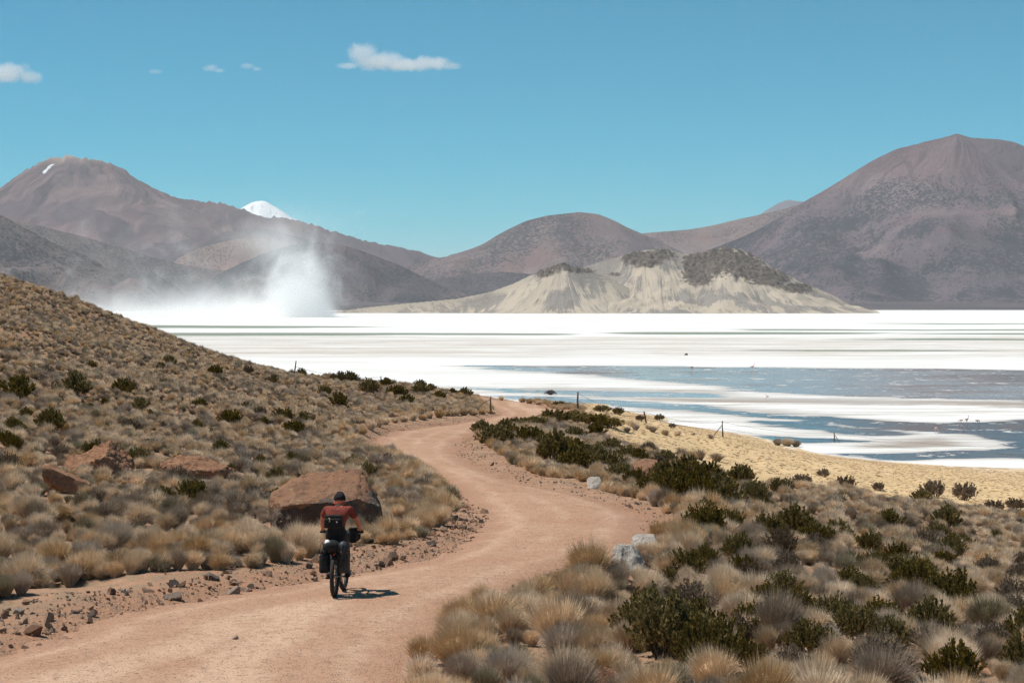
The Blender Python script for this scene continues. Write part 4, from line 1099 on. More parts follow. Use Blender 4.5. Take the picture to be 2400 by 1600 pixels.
shoulder = (sdr > -.25) & (sdr < 2.2) & (sdc < .7)
u = rr.uniform(0, 1, len(cand))
prob = np.where(shoulder, np.where(left & (cand[:, 1] < 60), .75, .15) * np.exp(-((sdr - .6) / 1.0) ** 2), np.where(sdr < 0, .07, 0.0))
ks = u < prob
cand, sdr, left = cand[ks], sdr[ks], left[ks]
zz = ground(cand[:, 0], cand[:, 1])
size = np.clip(rr.lognormal(math.log(.038), .60, len(cand)), .02, .26)
size = np.where(sdr < -.1, np.minimum(size, .045), size)
mt = rr.choice(4, len(cand), p=[.60, .04, .18, .18]); sh = rr.randint(0, 12, len(cand)); vv = sh * 4 + mt
rot = np.stack([rr.normal(0, .25, len(cand)), rr.normal(0, .25, len(cand)), rr.uniform(0, 6.28, len(cand))], 1)
sc = np.stack([size, size * rr.uniform(.7, 1.2, len(cand)), size * rr.uniform(.6, 1.3, len(cand))], 1)
app = size / cand[:, 1]
ordr = np.argsort(-app)
solo = ordr[:230]; rest = ordr[230:]
instancer('gravel', np.column_stack([cand[rest], zz[rest] + size[rest] * .04 + .012]), rot[rest], sc[rest], vv[rest], STONE_V, 'loose gravel and pebbles on the road and its banks', 'gravel')
print('gravel', len(cand))
# a few that stand out
MARKED = [(412,1375,.30,1,'black-faced stone on the left bank, largest of the dark ones'),(405,1403,.30,2,'flat pale stone below the black-faced one on the left bank'),(345,1388,.22,0,'tan angular stone left of the black-faced one'),
          (296,1394,.13,1,'round grey-blue stone on the left bank'),(375,1272,.2,0,'pinkish stone under the verge grass on the left'),(174,1440,.16,1,'round dark stone at the left road edge'),(118,1452,.24,0,'blocky tan stone near the left edge of the view'),
          (505,1362,.22,1,'dark stone on the left bank right of the pale slab'),(548,1504,.16,2,'white flat stone lying on the bare road'),(1005,1247,.24,0,'flat tan stone at the inside of the bend'),(870,1300,.30,0,'pinkish flat stone on the bank right of the cyclist'),
          (915,1310,.36,0,'broad flat stone slab on the inside bank'),(1320,1133,.11,2,'small white stone across the road bend'),(1470,1186,.16,2,'thin white stone under the far verge'),(1010,1278,.2,1,'dark stone on the inside bank of the bend')]
for px, py, s, mi, lab in MARKED:
    x, y, z = spot(px, py)
    o = obj('stone', STONE_V[rnd.randrange(12) * 4 + mi], None, None, (x, y, z + s * .05), (rnd.gauss(0, .2), rnd.gauss(0, .2), rnd.uniform(0, 6)), (s, s * .85, s * rnd.uniform(.7, 1.1)))
    tag(o, lab, 'stone', 'stones along the road')
STN = ['tan', 'dark', 'pale', 'rust-brown']
count = {}
for i in sorted(solo.tolist(), key=lambda i: cand[i, 0] / cand[i, 1]):
    ppx = 1200 + cand[i, 0] / cand[i, 1] * FPX; yy = cand[i, 1]
    z_ = ('on the road' if sdr[i] < -.1 else 'on the left bank' if left[i] and ppx < 700 else 'on the bank by the cyclist' if left[i] and ppx < 900 else 'inside the road bend' if left[i] else 'by the foreground grass' if yy < 38 else 'on the right bank')
    sw = 'large' if size[i] > .13 else 'fist-sized' if size[i] > .08 else 'small'
    key = (z_, mt[i], sw); count[key] = count.get(key, 0) + 1
    o = obj('stone', STONE_V[vv[i]], None, None, (cand[i, 0], cand[i, 1], zz[i] + size[i] * .04 + .012), rot[i], sc[i])
    tag(o, f'{ordinal(count[key])} {sw} {STN[mt[i]]} stone from the left {z_}', 'stone', 'stones along the road')
# ------------------------------------------------------------------ fences, dead bush, flamingos
def tube(path, radii, n=8, cap=True, name='tube'):
    """A round bar swept along a path; radii one per point (a number or an (a, b) pair)."""
    P = [Vector(p) for p in path]; V = []; F = []
    up = Vector((0, 0, 1))
    t0 = (P[1] - P[0]).normalized()
    a = t0.cross(up if abs(t0.z) < .95 else Vector((1, 0, 0))).normalized()
    for i, p in enumerate(P):
        t = (P[min(i + 1, len(P) - 1)] - P[max(i - 1, 0)]).normalized()
        a = (a - t * a.dot(t)).normalized(); b = t.cross(a)
        r = radii[i] if hasattr(radii, '__len__') else radii
        ra, rb = r if hasattr(r, '__len__') else (r, r)
        for k in range(n):
            w = 2 * math.pi * k / n
            V.append(p + a * (math.cos(w) * ra) + b * (math.sin(w) * rb))
    for i in range(len(P) - 1):
        for k in range(n):
            F.append((i * n + k, i * n + (k + 1) % n, (i + 1) * n + (k + 1) % n, (i + 1) * n + k))
    if cap:
        F.append(tuple(reversed(range(n)))); F.append(tuple(range((len(P) - 1) * n, len(P) * n)))
    return V, F
def mesh_of(name, parts, smooth=True):
    V, F = [], []
    for v, f in parts:
        o = len(V); V += [tuple(p) for p in v]; F += [tuple(i + o for i in q) for q in f]
    me = bpy.data.meshes.new(name); me.from_pydata(V, [], F); me.update()
    if smooth: me.polygons.foreach_set('use_smooth', np.ones(len(F), bool))
    return me
M_POST = rock_mat('weathered_wood', (0.17,0.13,0.105,1), (0.11,0.085,0.07,1), (0.05,0.04,0.035,1), None, 3)
M_WIRE = plain_mat('rusty_wire', (0.06, 0.045, 0.04), .7, .4)
def fence_post(parent, x, y, z, h, lean=(0, 0), r=.055, seed=0):
    q = random.Random(seed); pts = []; rad = []
    for i in range(6):
        t = i / 5
        pts.append((lean[0] * t * h + q.gauss(0, .012), lean[1] * t * h + q.gauss(0, .012), -.2 + (h + .2) * t)); rad.append(r * (1.1 - .35 * t) * q.uniform(.88, 1.12))
    o = obj('post', mesh_of('post', [tube(pts, rad, 7)]), M_POST, parent, (x - parent.location.x, y - parent.location.y, z - parent.location.z))
    return Vector((x + lean[0] * h, y + lean[1] * h, z + h)), Vector((x, y, z))
def wire(parent, a, b, sag, r=.011):
    pts = []
    for i in range(13):
        t = i / 12; p = a.lerp(b, t) - parent.location; p.z -= sag * 4 * t * (1 - t) * a.lerp(b, 0).length ** 0
        pts.append(p)
    barbs = []
    for i in range(1, 12):
        p = pts[i]; barbs.append(tube([p + Vector((.03, 0, -.03)), p + Vector((-.03, 0, .03))], .006, 4))
    obj('wire', mesh_of('wire', [tube(pts, r, 5)] + barbs), M_WIRE, parent)
# the long fence down to the shore
b0 = spot(1354, 965)
fn = empty('fence', b0)
tops = []
for k, (px, py, hp, ln) in enumerate([(1354, 965, 46, (.01, 0)), (1516, 992, 26, (-.25, 0)), (1694, 1024, 38, (-.03, 0)), (1957, 1049, 36, (-.06, .02)), (2450, 1088, 40, (0, 0))]):
    x, y, z = spot(px, py); h = max(.9, hp * y / FPX)
    if k == 1: h = min(h, 1.0)
    tops.append(fence_post(fn, x, y, z, h, ln, .075, k))
    if k in (2, 3):
        h2 = h * .8
        s_ = -1 if k == 2 else 1
        p = tube([(x - fn.location.x + s_ * h2 * .75, y - fn.location.y, ground1(x + s_ * h2 * .75, y) - fn.location.z - .1), (x - fn.location.x, y - fn.location.y, z - fn.location.z + h2)], [.05, .04], 6)
        obj('brace', mesh_of('brace', [p]), M_POST, fn)
for k in range(4):
    for f in (.93, .55):
        a = tops[k][1].lerp(tops[k][0], f); b = tops[k + 1][1].lerp(tops[k + 1][0], f)
        wire(fn, a, b, .28 + .1 * f)
tag(fn, 'barbed wire fence with dark wooden posts running down to the shore', 'fence')
# the fence over the left hill
b1 = spot(688, 878)
fl = empty('fence', b1); tops = []
for k, (px, py, hp, ln) in enumerate([(688, 882, 36, (.17, 0)), (893, 908, 26, (0, 0)), (1150, 970, 42, (0, 0))]):
    x, y, z = spot(px, py); tops.append(fence_post(fl, x, y, z, max(.9, hp * y / FPX), ln, .06, 20 + k))
wire(fl, tops[0][1].lerp(tops[0][0], .62), tops[1][1].lerp(tops[1][0], .9), .35)
wire(fl, tops[0][1].lerp(tops[0][0], .3), tops[1][1].lerp(tops[1][0], .3), .15)
e = tops[2][1].lerp(tops[2][0], .80)
wire(fl, e, e + Vector((-.85, .1, -.62)), -.12, .016)
tag(fl, 'sagging wire fence with thin leaning posts on the left hilltop', 'fence')

# dead bush out on the flat
bx, by = flat(1290, 925)
parts = []; q = random.Random(4)
for i in range(230):
    az = q.uniform(0, 6.283); rr_ = q.uniform(.25, 1.2); hh = .95 * math.sqrt(max(.02, 1 - (rr_ / 1.28) ** 2)) * q.uniform(.75, 1.05)
    m_ = (math.cos(az) * rr_ * .45, math.sin(az) * rr_ * .45, hh * .8)
    parts.append(tube([(q.gauss(0, .06), q.gauss(0, .06), -.05), m_, (math.cos(az) * rr_ * .85, math.sin(az) * rr_ * .85, hh), (math.cos(az) * rr_ * 1.12, math.sin(az) * rr_ * 1.12, hh * .45)], [.03, .022, .016, .008], 4, False))
o = obj('dead_bush', mesh_of('dead_bush', parts), plain_mat('dead_branches', (0.10, 0.085, 0.08), .9), None, (bx, by, 0), None, (1.0, 1, .95))
tag(o, 'grey domed dead bush standing on the salt beyond the road', 'bush')
rx_, ry_ = flat(1609, 832)
o = obj('rock', rock_mesh('rock', 71, 3, rnd_planes(71, 8), (1.3, .9, .8), .08), R_DARK, None, (rx_, ry_, 0)); tag(o, 'lone dark rock far out on the beige streaked salt', 'rock')

# flamingos
def skin_mesh(name, V, E, R, sub=2, smooth=True):
    """One closed surface grown round a skeleton: a radius at every joint."""
    me = bpy.data.meshes.new(name + '_bones'); me.from_pydata([tuple(v) for v in V], E, []); me.update()
    o = bpy.data.objects.new(name + '_bones', me); COL.objects.link(o)
    o.modifiers.new('skin', 'SKIN').use_smooth_shade = True
    if not me.skin_vertices: 
        bpy.context.view_layer.objects.active = o
        me.skin_vertices.new() if hasattr(me.skin_vertices, 'new') else None
    sv = me.skin_vertices[0].data
    for i, r in enumerate(R):
        sv[i].radius = r if hasattr(r, '__len__') else (r, r)
        sv[i].use_root = (i == 0)
    ss = o.modifiers.new('sub', 'SUBSURF'); ss.levels = sub; ss.render_levels = sub
    dg = bpy.context.evaluated_depsgraph_get()
    out = bpy.data.meshes.new_from_object(o.evaluated_get(dg)); out.name = name
    bpy.data.objects.remove(o, do_unlink=True)
    if smooth: out.polygons.foreach_set('use_smooth', np.ones(len(out.polygons), bool))
    return out
M_PINK = plain_mat('pink_plumage', (0.80, 0.50, 0.46), .8, 0, .2, 6)
M_BLACK = plain_mat('black_feathers', (0.02, 0.018, 0.018), .7)
def flamingo_mesh(feeding, seed):
    # +X is forward; feet at z = 0
    V = [(0,0,.78),(.16,0,.80),(-.18,0,.76),(-.30,0,.72)]; E = [(0,1),(0,2),(2,3)]; R = [.145,.11,.11,.03]
    if feeding: nk = [(.27,0,.72),(.34,0,.50),(.36,0,.25),(.40,0,.10),(.36,0,.04)]; nr = [.05,.035,.032,.04,.02]
    else: nk = [(.26,0,.92),(.22,0,1.10),(.27,0,1.27),(.36,0,1.31),(.42,0,1.24)]; nr = [.05,.035,.032,.045,.018]
    prev = 1
    for p, r in zip(nk, nr):
        V.append(p); E.append((prev, len(V) - 1)); R.append(r); prev = len(V) - 1
    for s in (-1, 1):
        prev = 0
        for p, r in zip([(0, .05 * s, .62), (.03 * s, .05 * s, .36), (-.02, .05 * s, .02), (.08, .05 * s, .01)], [.035, .018, .015, .014]):
            V.append(p); E.append((prev, len(V) - 1)); R.append(r); prev = len(V) - 1
    return skin_mesh('flamingo', V, E, R, 1)
FEED, STAND = flamingo_mesh(True, 1), flamingo_mesh(False, 2)
wing = mesh_of('tail_feathers', [tube([(-.20,0,.80),(-.30,0,.75),(-.38,0,.70)], [(.09,.05),(.06,.04),(.01,.01)], 7)])
for px, py, feed, rz, s, lab in [(2193, 1017, True, 0.2, 1.0, 'nearest flamingo, head down, feeding at the tip of the salt spit'), (2252, 996, True, 2.6, .9, 'flamingo with lowered neck, left of the group of three'),
        (2266, 995, False, .4, .95, 'upright flamingo in the middle of the group of three'), (2291, 997, True, .3, .9, 'feeding flamingo on the right of the group of three'),
        (1622, 871, True, 1.0, 1.5, 'tiny far flamingo on the left of the big pool'), (1764, 870, False, .2, 1.5, 'tiny far flamingo in the middle of the big pool'), (1798, 937, False, 2.9, .8, 'small white flamingo alone on the pale mud bar')]:
    x, y = flat(px, py)
    e = empty('flamingo', (x, y, 0), rz); e.scale = (s, s, s)
    obj('body', FEED if feed else STAND, M_PINK, e); obj('tail', wing, M_BLACK, e)
    tag(e, lab, 'flamingo', 'flamingos wading in the lake')
# ------------------------------------------------------------------ the loaded bicycle and its rider
M_RUBBER = plain_mat('tyre_rubber', (0.035, 0.032, 0.030), .85, 0, .25, 60, .2, .3)
M_FRAME = plain_mat('dark_frame_paint', (0.02, 0.02, 0.022), .4, 0, .1)
M_METAL = plain_mat('grey_alloy', (0.35, 0.34, 0.33), .35, .9, .1)
M_BAG = plain_mat('black_bag_cloth', (0.020, 0.021, 0.022), .85, 0, .25, 14, .2, .4)
M_BAGGREY = plain_mat('charcoal_bag_cloth', (0.048, 0.046, 0.043), .85, 0, .25, 14, .2, .4)
M_STRAP = plain_mat('strap_webbing', (0.012, 0.012, 0.012), .8)
M_SKIN = plain_mat('sunburnt_skin', (0.50, 0.20, 0.125), .55, 0, .12, 9)
M_SHIRT = plain_mat('rust_red_shirt', (0.20, 0.048, 0.035), .9, 0, .18, 6, .15, .3)
M_TROUSER = plain_mat('black_trousers', (0.018, 0.018, 0.020), .85, 0, .25, 8)
M_GLOVE = plain_mat('dark_gloves', (0.03, 0.024, 0.024), .8)
M_SHOE = plain_mat('dark_shoes', (0.035, 0.028, 0.03), .7)
M_HAT = plain_mat('black_cap', (0.016, 0.013, 0.016), .85, 0, .2)
M_RED = plain_mat('orange_red_band', (0.60, 0.07, 0.03), .6)
M_HAIR = plain_mat('brown_hair', (0.055, 0.028, 0.016), .7, 0, .4, 60)
M_WHITE = plain_mat('pale_grey_plastic', (0.78, 0.78, 0.79), .5)
M_HELMET = plain_mat('dark_grey_helmet', (0.035, 0.038, 0.042), .55, 0, .1)
M_YELLOW = plain_mat('tan_cord', (0.45, 0.30, 0.08), .7)

def slab(lo, hi, bev=.02, seg=3, taper=0.0, name='slab'):
    """A soft-edged box between two corners, narrowing upward by taper."""
    bm = bmesh.new(); bmesh.ops.create_cube(bm, size=1.0)
    c = [(a + b) / 2 for a, b in zip(lo, hi)]; s = [b - a for a, b in zip(lo, hi)]
    for v in bm.verts:
        k = 1 - taper * (v.co.z + .5)
        v.co = Vector((c[0] + v.co.x * s[0] * k, c[1] + v.co.y * s[1] * k, c[2] + v.co.z * s[2]))
    bmesh.ops.bevel(bm, geom=list(bm.edges), offset=bev, segments=seg, affect='EDGES', profile=.5)
    me = bpy.data.meshes.new(name); bm.to_mesh(me); bm.free()
    me.polygons.foreach_set('use_smooth', np.ones(len(me.polygons), bool))
    return me
def torus(R_, rr, n=56, m_=10, knob=0.0, width=1.0):
    V, F = [], []
    for i in range(n):
        a = 2 * math.pi * i / n
        for k in range(m_):
            b = 2 * math.pi * k / m_
            r2 = rr * (1 + (knob if (i % 2 == 0) and math.cos(b) > .1 else 0))
            V.append((math.sin(b) * r2 * width, math.cos(a) * (R_ + math.cos(b) * r2), math.sin(a) * (R_ + math.cos(b) * r2)))
    for i in range(n):
        for k in range(m_):
            F.append((i * m_ + k, ((i + 1) % n) * m_ + k, ((i + 1) % n) * m_ + (k + 1) % m_, i * m_ + (k + 1) % m_))
    return V, F

cx_, cy_, cz_ = spot(784, 1405)
HEAD = math.radians(-3.0)
WHEEL_R, BASE = .36, 1.10
fz = ground1(cx_ + math.sin(-HEAD) * BASE, cy_ + math.cos(HEAD) * BASE)
z0 = cz_ + .035; pitch = math.atan2(fz + .035 - z0, BASE)
bike = empty('bicycle', (cx_, cy_, z0)); bike.rotation_euler = (pitch, 0, HEAD)
BM = bike.rotation_euler.to_matrix().to_4x4(); BM.translation = bike.location
def at_bike(name):         # a thing of its own that rides on the bicycle, in the bicycle's axes
    e = empty(name, bike.location); e.rotation_euler = bike.rotation_euler; return e

def wheel(yc, parent, steer=0.0):
    w = empty('wheel'); w.parent = parent; w.location = (0, yc, WHEEL_R); w.rotation_euler = (0, 0, steer)
    obj('tyre', mesh_of('tyre', [torus(WHEEL_R - .036, .036, 80, 10, .12)]), M_RUBBER, w)
    obj('rim', mesh_of('rim', [torus(WHEEL_R - .068, .013, 56, 8, 0, 1.0)]), M_FRAME, w)
    sp = []
    for i in range(28):
        a = 2 * math.pi * i / 28; s = .028 if i % 2 else -.028
        sp.append(tube([(s, math.cos(a + .3) * .025, math.sin(a + .3) * .025), (0, math.cos(a) * (WHEEL_R - .07), math.sin(a) * (WHEEL_R - .07))], .0022, 4, False))
    obj('spokes', mesh_of('spokes', sp), M_METAL, w)
    obj('hub', mesh_of('hub', [tube([(-.06,0,0),(-.03,0,0),(.03,0,0),(.06,0,0)], [.014,.03,.03,.014], 10), tube([(-.034,0,0),(-.030,0,0)], .08, 16)]), M_METAL, w)
    return w
wheel(0.0, bike); wheel(BASE, bike, math.radians(-3))
bb = (0, .44, .31); seat_top = (0, .24, .93); head_t, head_b = (0, .86, .93), (0, .90, .74)
fr = [tube([bb, (0, .26, .84)], .018, 8), tube([bb, head_b], .022, 8), tube([(0, .275, .80), head_t], .018, 8), tube([head_b, head_t], .022, 8)]
for s in (-1, 1):
    fr += [tube([(s * .065, 0, .36), (s * .05, .2, .335), bb], .010, 6), tube([(s * .065, 0, .36), (s * .045, .18, .68), (0, .272, .80)], .009, 6)]
obj('frame', mesh_of('frame', fr), M_FRAME, bike)
obj('fork', mesh_of('fork', [tube([(s * .062, BASE, .36), (s * .062, .955, .70), (s * .03, .92, .73)], [.014, .018, .02], 8) for s in (-1, 1)] + [tube([(-.07, .935, .72), (.07, .935, .72)], .02, 8)]), M_FRAME, bike)
obj('seat_post', mesh_of('seat_post', [tube([(0, .26, .84), (0, .235, .95)], .014, 8)]), M_METAL, bike)
obj('saddle', mesh_of('saddle', [tube([(0, .10, .965), (0, .16, .972), (0, .26, .968), (0, .36, .962)], [(.05, .022), (.075, .026), (.04, .022), (.018, .016)], 12)]), M_STRAP, bike)
obj('stem', mesh_of('stem', [tube([head_t, (0, .855, .98), (0, .90, 1.02)], .018, 8)]), M_FRAME, bike)
obj('handlebar', mesh_of('handlebar', [tube([(-.37, .84, 1.045), (-.2, .88, 1.045), (-.05, .90, 1.02), (.05, .90, 1.02), (.2, .88, 1.045), (.37, .84, 1.045)], .013, 8)]), M_FRAME, bike)
for s in (-1, 1):
    obj('grip', mesh_of('grip', [tube([(s * .26, .868, 1.045), (s * .385, .836, 1.045)], .018, 10)]), M_RUBBER, bike)
    obj('brake_lever', mesh_of('brake_lever', [tube([(s * .22, .89, 1.035), (s * .27, .93, 1.02), (s * .34, .925, 1.005)], .007, 6)]), M_METAL, bike)
ck = obj('crank', mesh_of('crank', [tube([(-.075, .44, .31), (.075, .44, .31)], .012, 8), tube([(.08, .44, .31), (.085, .61, .31)], .011, 6), tube([(-.08, .44, .31), (-.085, .27, .31)], .011, 6)]), M_METAL, bike)
for s, yy in ((1, .61), (-1, .27)):
    obj('pedal', slab((s * .14 - .05, yy - .045, .295), (s * .14 + .05, yy + .045, .322), .006, 1), M_FRAME, ck)
obj('chainring', mesh_of('chainring', [tube([(.055, .44, .31), (.060, .44, .31)], .085, 24)]), M_METAL, bike)
obj('rear_rack', mesh_of('rear_rack', [tube([(s * .07, 0, .40), (s * .075, -.06, .765), (s * .06, .27, .775)], .006, 6) for s in (-1, 1)] + [tube([(-.075, y_, .768), (.075, y_, .768)], .006, 6) for y_ in (-.06, .05, .16, .26)]), M_FRAME, bike)
obj('mudguard_light', mesh_of('tail_light', [tube([(-.0, -.085, .74), (0, -.10, .74)], .018, 10)]), M_RED, bike)
tag(bike, 'dark touring bicycle seen from behind, ridden along the gravel road', 'bicycle')

# bags hung on the bicycle
def pannier(side, lab, mat):
    e = at_bike('pannier_bag')
    x0, x1 = sorted((side * .085, side * .245))
    body = slab((x0, -.17, .43), (x1, .16, .76), .035, 4, .12)
    for v in body.vertices:
        v.co.x += side * .018 * math.sin((v.co.z - .43) * 9) * (1 if abs(v.co.x) > .16 else 0); v.co.y += .012 * math.sin(v.co.z * 17 + side)
    obj('bag_body', body, mat, e)
    obj('roll_top', mesh_of('roll_top', [tube([(side * .165, -.17, .785), (side * .165, -.05, .80), (side * .165, .15, .79)], [(.055, .04), (.065, .048), (.055, .04)], 10)]), mat, e)
    obj('strap', mesh_of('strap', [tube([(side * .165, -.185, .80), (side * .17, -.20, .70), (side * .168, -.188, .56)], [(.016, .005)] * 3, 6)]), M_STRAP, e)
    obj('buckle', slab((side * .165 - .022, -.215, .66), (side * .165 + .022, -.19, .70), .006, 2), M_STRAP, e)
    tag(e, lab, 'pannier bag', 'bags on the bicycle')
pannier(-1, 'charcoal pannier bag on the left of the bicycle rear wheel', M_BAG)
pannier(1, 'charcoal roll-top pannier bag on the right of the bicycle rear wheel', M_BAGGREY)
e = at_bike('rack_bag')
obj('bag_body', mesh_of('bag_body', [tube([(-.05, -.19, .865), (-.05, -.165, .872), (-.05, -.05, .885), (-.03, .14, .89), (-.01, .24, .88)], [(.06, .05), (.135, .088), (.15, .098), (.13, .09), (.05, .04)], 18)]), M_BAG, e)
obj('strap', mesh_of('strap', [torus(.128, .006, 36, 6)]), M_STRAP, e).scale = (1, 1.0, 1)
e.children[-1].matrix_local = Matrix.Translation((-.045, .03, .885)) @ Matrix.Rotation(math.radians(90), 4, 'Z') @ Matrix.Diagonal((1, 1.16, .76, 1))
obj('white_disc', mesh_of('white_disc', [tube([(-.105, -.145, .952), (-.108, -.165, .958)], [.050, .047], 24)]), M_WHITE, e)
tag(e, 'black rack bag with a white round disc behind the rider', 'bag', 'bags on the bicycle')
e = at_bike('bicycle_helmet')
V = []; F = []
bmh = bmesh.new(); bmesh.ops.create_uvsphere(bmh, u_segments=28, v_segments=16, radius=1.0)
for v in bmh.verts:
    p = v.co; v.co = Vector((.165 + p.x * .105, -.09 + p.y * .09, .84 + p.z * .135 * (1.0 if p.z > 0 else .9)))
mh = bpy.data.meshes.new('shell'); bmh.to_mesh(mh); bmh.free(); mh.polygons.foreach_set('use_smooth', np.ones(len(mh.polygons), bool))
obj('shell', mh, M_HELMET, e)
for k, dx in enumerate((-.055, -.005, .045)):
    obj('vent', mesh_of('vent', [tube([(.165 + dx, -.168 + abs(dx) * .3, .925), (.165 + dx * 1.1, -.184 + abs(dx) * .3, .87), (.165 + dx * 1.05, -.180 + abs(dx) * .35, .80)], [(.006, .006), (.013, .010), (.005, .006)], 8)]), M_STRAP, e)
obj('chin_strap', mesh_of('chin_strap', [tube([(.09, -.10, .74), (.14, -.14, .68), (.22, -.12, .70), (.24, -.08, .75)], [(.009, .003)] * 4, 6)]), M_STRAP, e)
tag(e, 'dark grey bicycle helmet strapped behind the saddle on the right', 'helmet')
e = at_bike('handlebar_bag')
obj('bag_body', mesh_of('bag_body', [tube([(-.30, .99, .97), (-.26, .99, .97), (0, 1.0, .965), (.27, .99, .97), (.31, .99, .97)], [.06, .095, .10, .095, .06], 16)]), M_BAG, e)
obj('strap', mesh_of('strap', [tube([(.12, .885, 1.03), (.12, .90, .90)], [(.014, .004)] * 2, 6)]), M_STRAP, e)
tag(e, 'black rolled handlebar bag in front of the rider', 'bag', 'bags on the bicycle')
e = at_bike('stem_bag')
obj('bag_body', slab((.135, .76, .86), (.275, .90, 1.11), .04, 4, -.1), M_BAG, e)
obj('flap', slab((.13, .75, 1.09), (.28, .91, 1.125), .015, 3), M_STRAP, e)
tag(e, 'black pouch hanging from the handlebar beside the right hand', 'bag', 'bags on the bicycle')

# the rider
def limb_skin(name, chains, sub=2):
    V, E, R = [], [], []; idx = {}
    for ch in chains:
        prev = None
        for p, r in ch:
            k = tuple(round(c, 4) for c in p)
            if k not in idx: idx[k] = len(V); V.append(p); R.append(r)
            i = idx[k]
            if prev is not None and prev != i: E.append((prev, i))
            prev = i
    return skin_mesh(name, V, E, R, sub)
def P_(s, p): return (p[0] * s, p[1], p[2])
man = at_bike('person')
PEL, SP1, SP2, CHE, NB, NK, HD, HT = (0,.21,1.06), (0,.24,1.19), (0,.30,1.33), (0,.375,1.47), (0,.42,1.575), (0,.45,1.635), (0,.48,1.725), (0,.49,1.80)
SHO, ELB, WRI, PAL = (.185,.405,1.535), (.300,.60,1.31), (.325,.80,1.105), (.335,.845,1.075)
HIP = (.09,.23,1.02)
LEG = {1: [(.105,.62,.83), (.135,.555,.42), (.14,.55,.36)], -1: [(.105,.54,.70), (.135,.235,.42), (.14,.225,.36)]}
trunk = [(PEL, (.135,.115)), (SP1, (.125,.105)), (SP2, (.135,.11)), (CHE, (.145,.115)), (NB, (.075,.07)), (NK, .054), (HD, (.088,.10)), (HT, (.08,.09))]
body = [trunk]
for s in (-1, 1):
    body.append([(CHE, (.145,.115)), (P_(s, SHO), .06), (P_(s, (.245,.50,1.42)), .052), (P_(s, ELB), .046), (P_(s, (.318,.70,1.205)), .044), (P_(s, WRI), .027), (P_(s, PAL), .030)])
    kn, an, ft = [P_(s, p) for p in LEG[s]]
    body.append([(PEL, (.135,.115)), (P_(s, HIP), .085), (tuple((a + b) / 2 for a, b in zip(P_(s, HIP), kn)), .078), (kn, .055), (tuple(a * .6 + b * .4 for a, b in zip(kn, an)), .055), (an, .036)])
obj('body', limb_skin('body', body), M_SKIN, man)
sh_t = [(SP1, (.158,.13)), (SP2, (.172,.135)), (CHE, (.19,.14)), (NB, (.09,.085))]
shc = [[((0,.235,1.10), (.142,.12))] + sh_t]
for s in (-1, 1):
    shc.append([(CHE, (.19,.14)), (P_(s, SHO), .088), (P_(s, (.242,.495,1.43)), .080), (P_(s, (.278,.56,1.345)), .078)])
obj('shirt', limb_skin('shirt', shc), M_SHIRT, man)
pr = []
q = random.Random(2)
for i in range(11):                                   # the line of small print below the collar, too small to read
    if i in (1, 2): continue
    x_ = -.05 + i * .0135
    pr.append(tube([(x_, .268 + abs(x_) * .25, 1.527), (x_ + .003, .266 + abs(x_) * .25, 1.516)], .0032, 4))
obj('print', mesh_of('print', pr), plain_mat('pale_print', (.42, .30, .30), .8), man)
tr = [[(PEL, (.185,.16)), ((0,.235,1.16), (.175,.15)), ((0,.25,1.23), (.165,.14))]]
for s in (-1, 1):
    kn, an, ft = [P_(s, p) for p in LEG[s]]
    tr.append([(PEL, (.185,.16)), (P_(s, HIP), .115), (tuple((a + b) / 2 for a, b in zip(P_(s, HIP), kn)), .096), (kn, .075), (tuple(a * .5 + b * .5 for a, b in zip(kn, an)), .072), (an, .052)])
obj('trousers', limb_skin('trousers', tr), M_TROUSER, man)
for s in (-1, 1):
    kn, an, ft = [P_(s, p) for p in LEG[s]]
    sh_ = obj('shoe', limb_skin('shoe', [[((ft[0], ft[1] - .06, ft[2] + .0), .042), ((ft[0], ft[1] + .02, ft[2] - .01), .046), ((ft[0] + .01 * s, ft[1] + .12, ft[2] - .022), (.044,.034)), ((ft[0] + .015 * s, ft[1] + .19, ft[2] - .028), (.034,.024))], [((ft[0], ft[1] + .02, ft[2] - .01), .046), (an, .044)]]), M_SHOE, man)
    obj('sole', slab((ft[0] - .045, ft[1] - .105, ft[2] - .062), (ft[0] + .05, ft[1] + .215, ft[2] - .036), .012, 2), M_RUBBER, sh_)
    # glove: palm on the grip, four fingers closed over it, thumb beneath
    g = [[(P_(s, WRI), .034), (P_(s, (.332,.835,1.085)), (.040,.026)), (P_(s, (.330,.862,1.085)), (.042,.024))]]
    glove = obj('glove', limb_skin('glove', g), M_GLOVE, man)
    for k, fx in enumerate((.295, .318, .341, .362)):
        L_ = (.9, 1.05, 1.0, .8)[k]
        yb = .866 - (fx - .33) * .25
        obj('finger', limb_skin('finger', [[(P_(s, (fx, yb - .005, 1.080)), .0105), (P_(s, (fx, yb + .022 * L_, 1.068)), .010), (P_(s, (fx, yb + .024 * L_, 1.040)), .0095), (P_(s, (fx, yb + .002, 1.024)), .0085)]], 1), M_GLOVE, glove)
    obj('thumb', limb_skin('thumb', [[(P_(s, (.300,.838,1.078)), .0115), (P_(s, (.278,.850,1.055)), .011), (P_(s, (.272,.866,1.035)), .009)]], 1), M_GLOVE, glove)
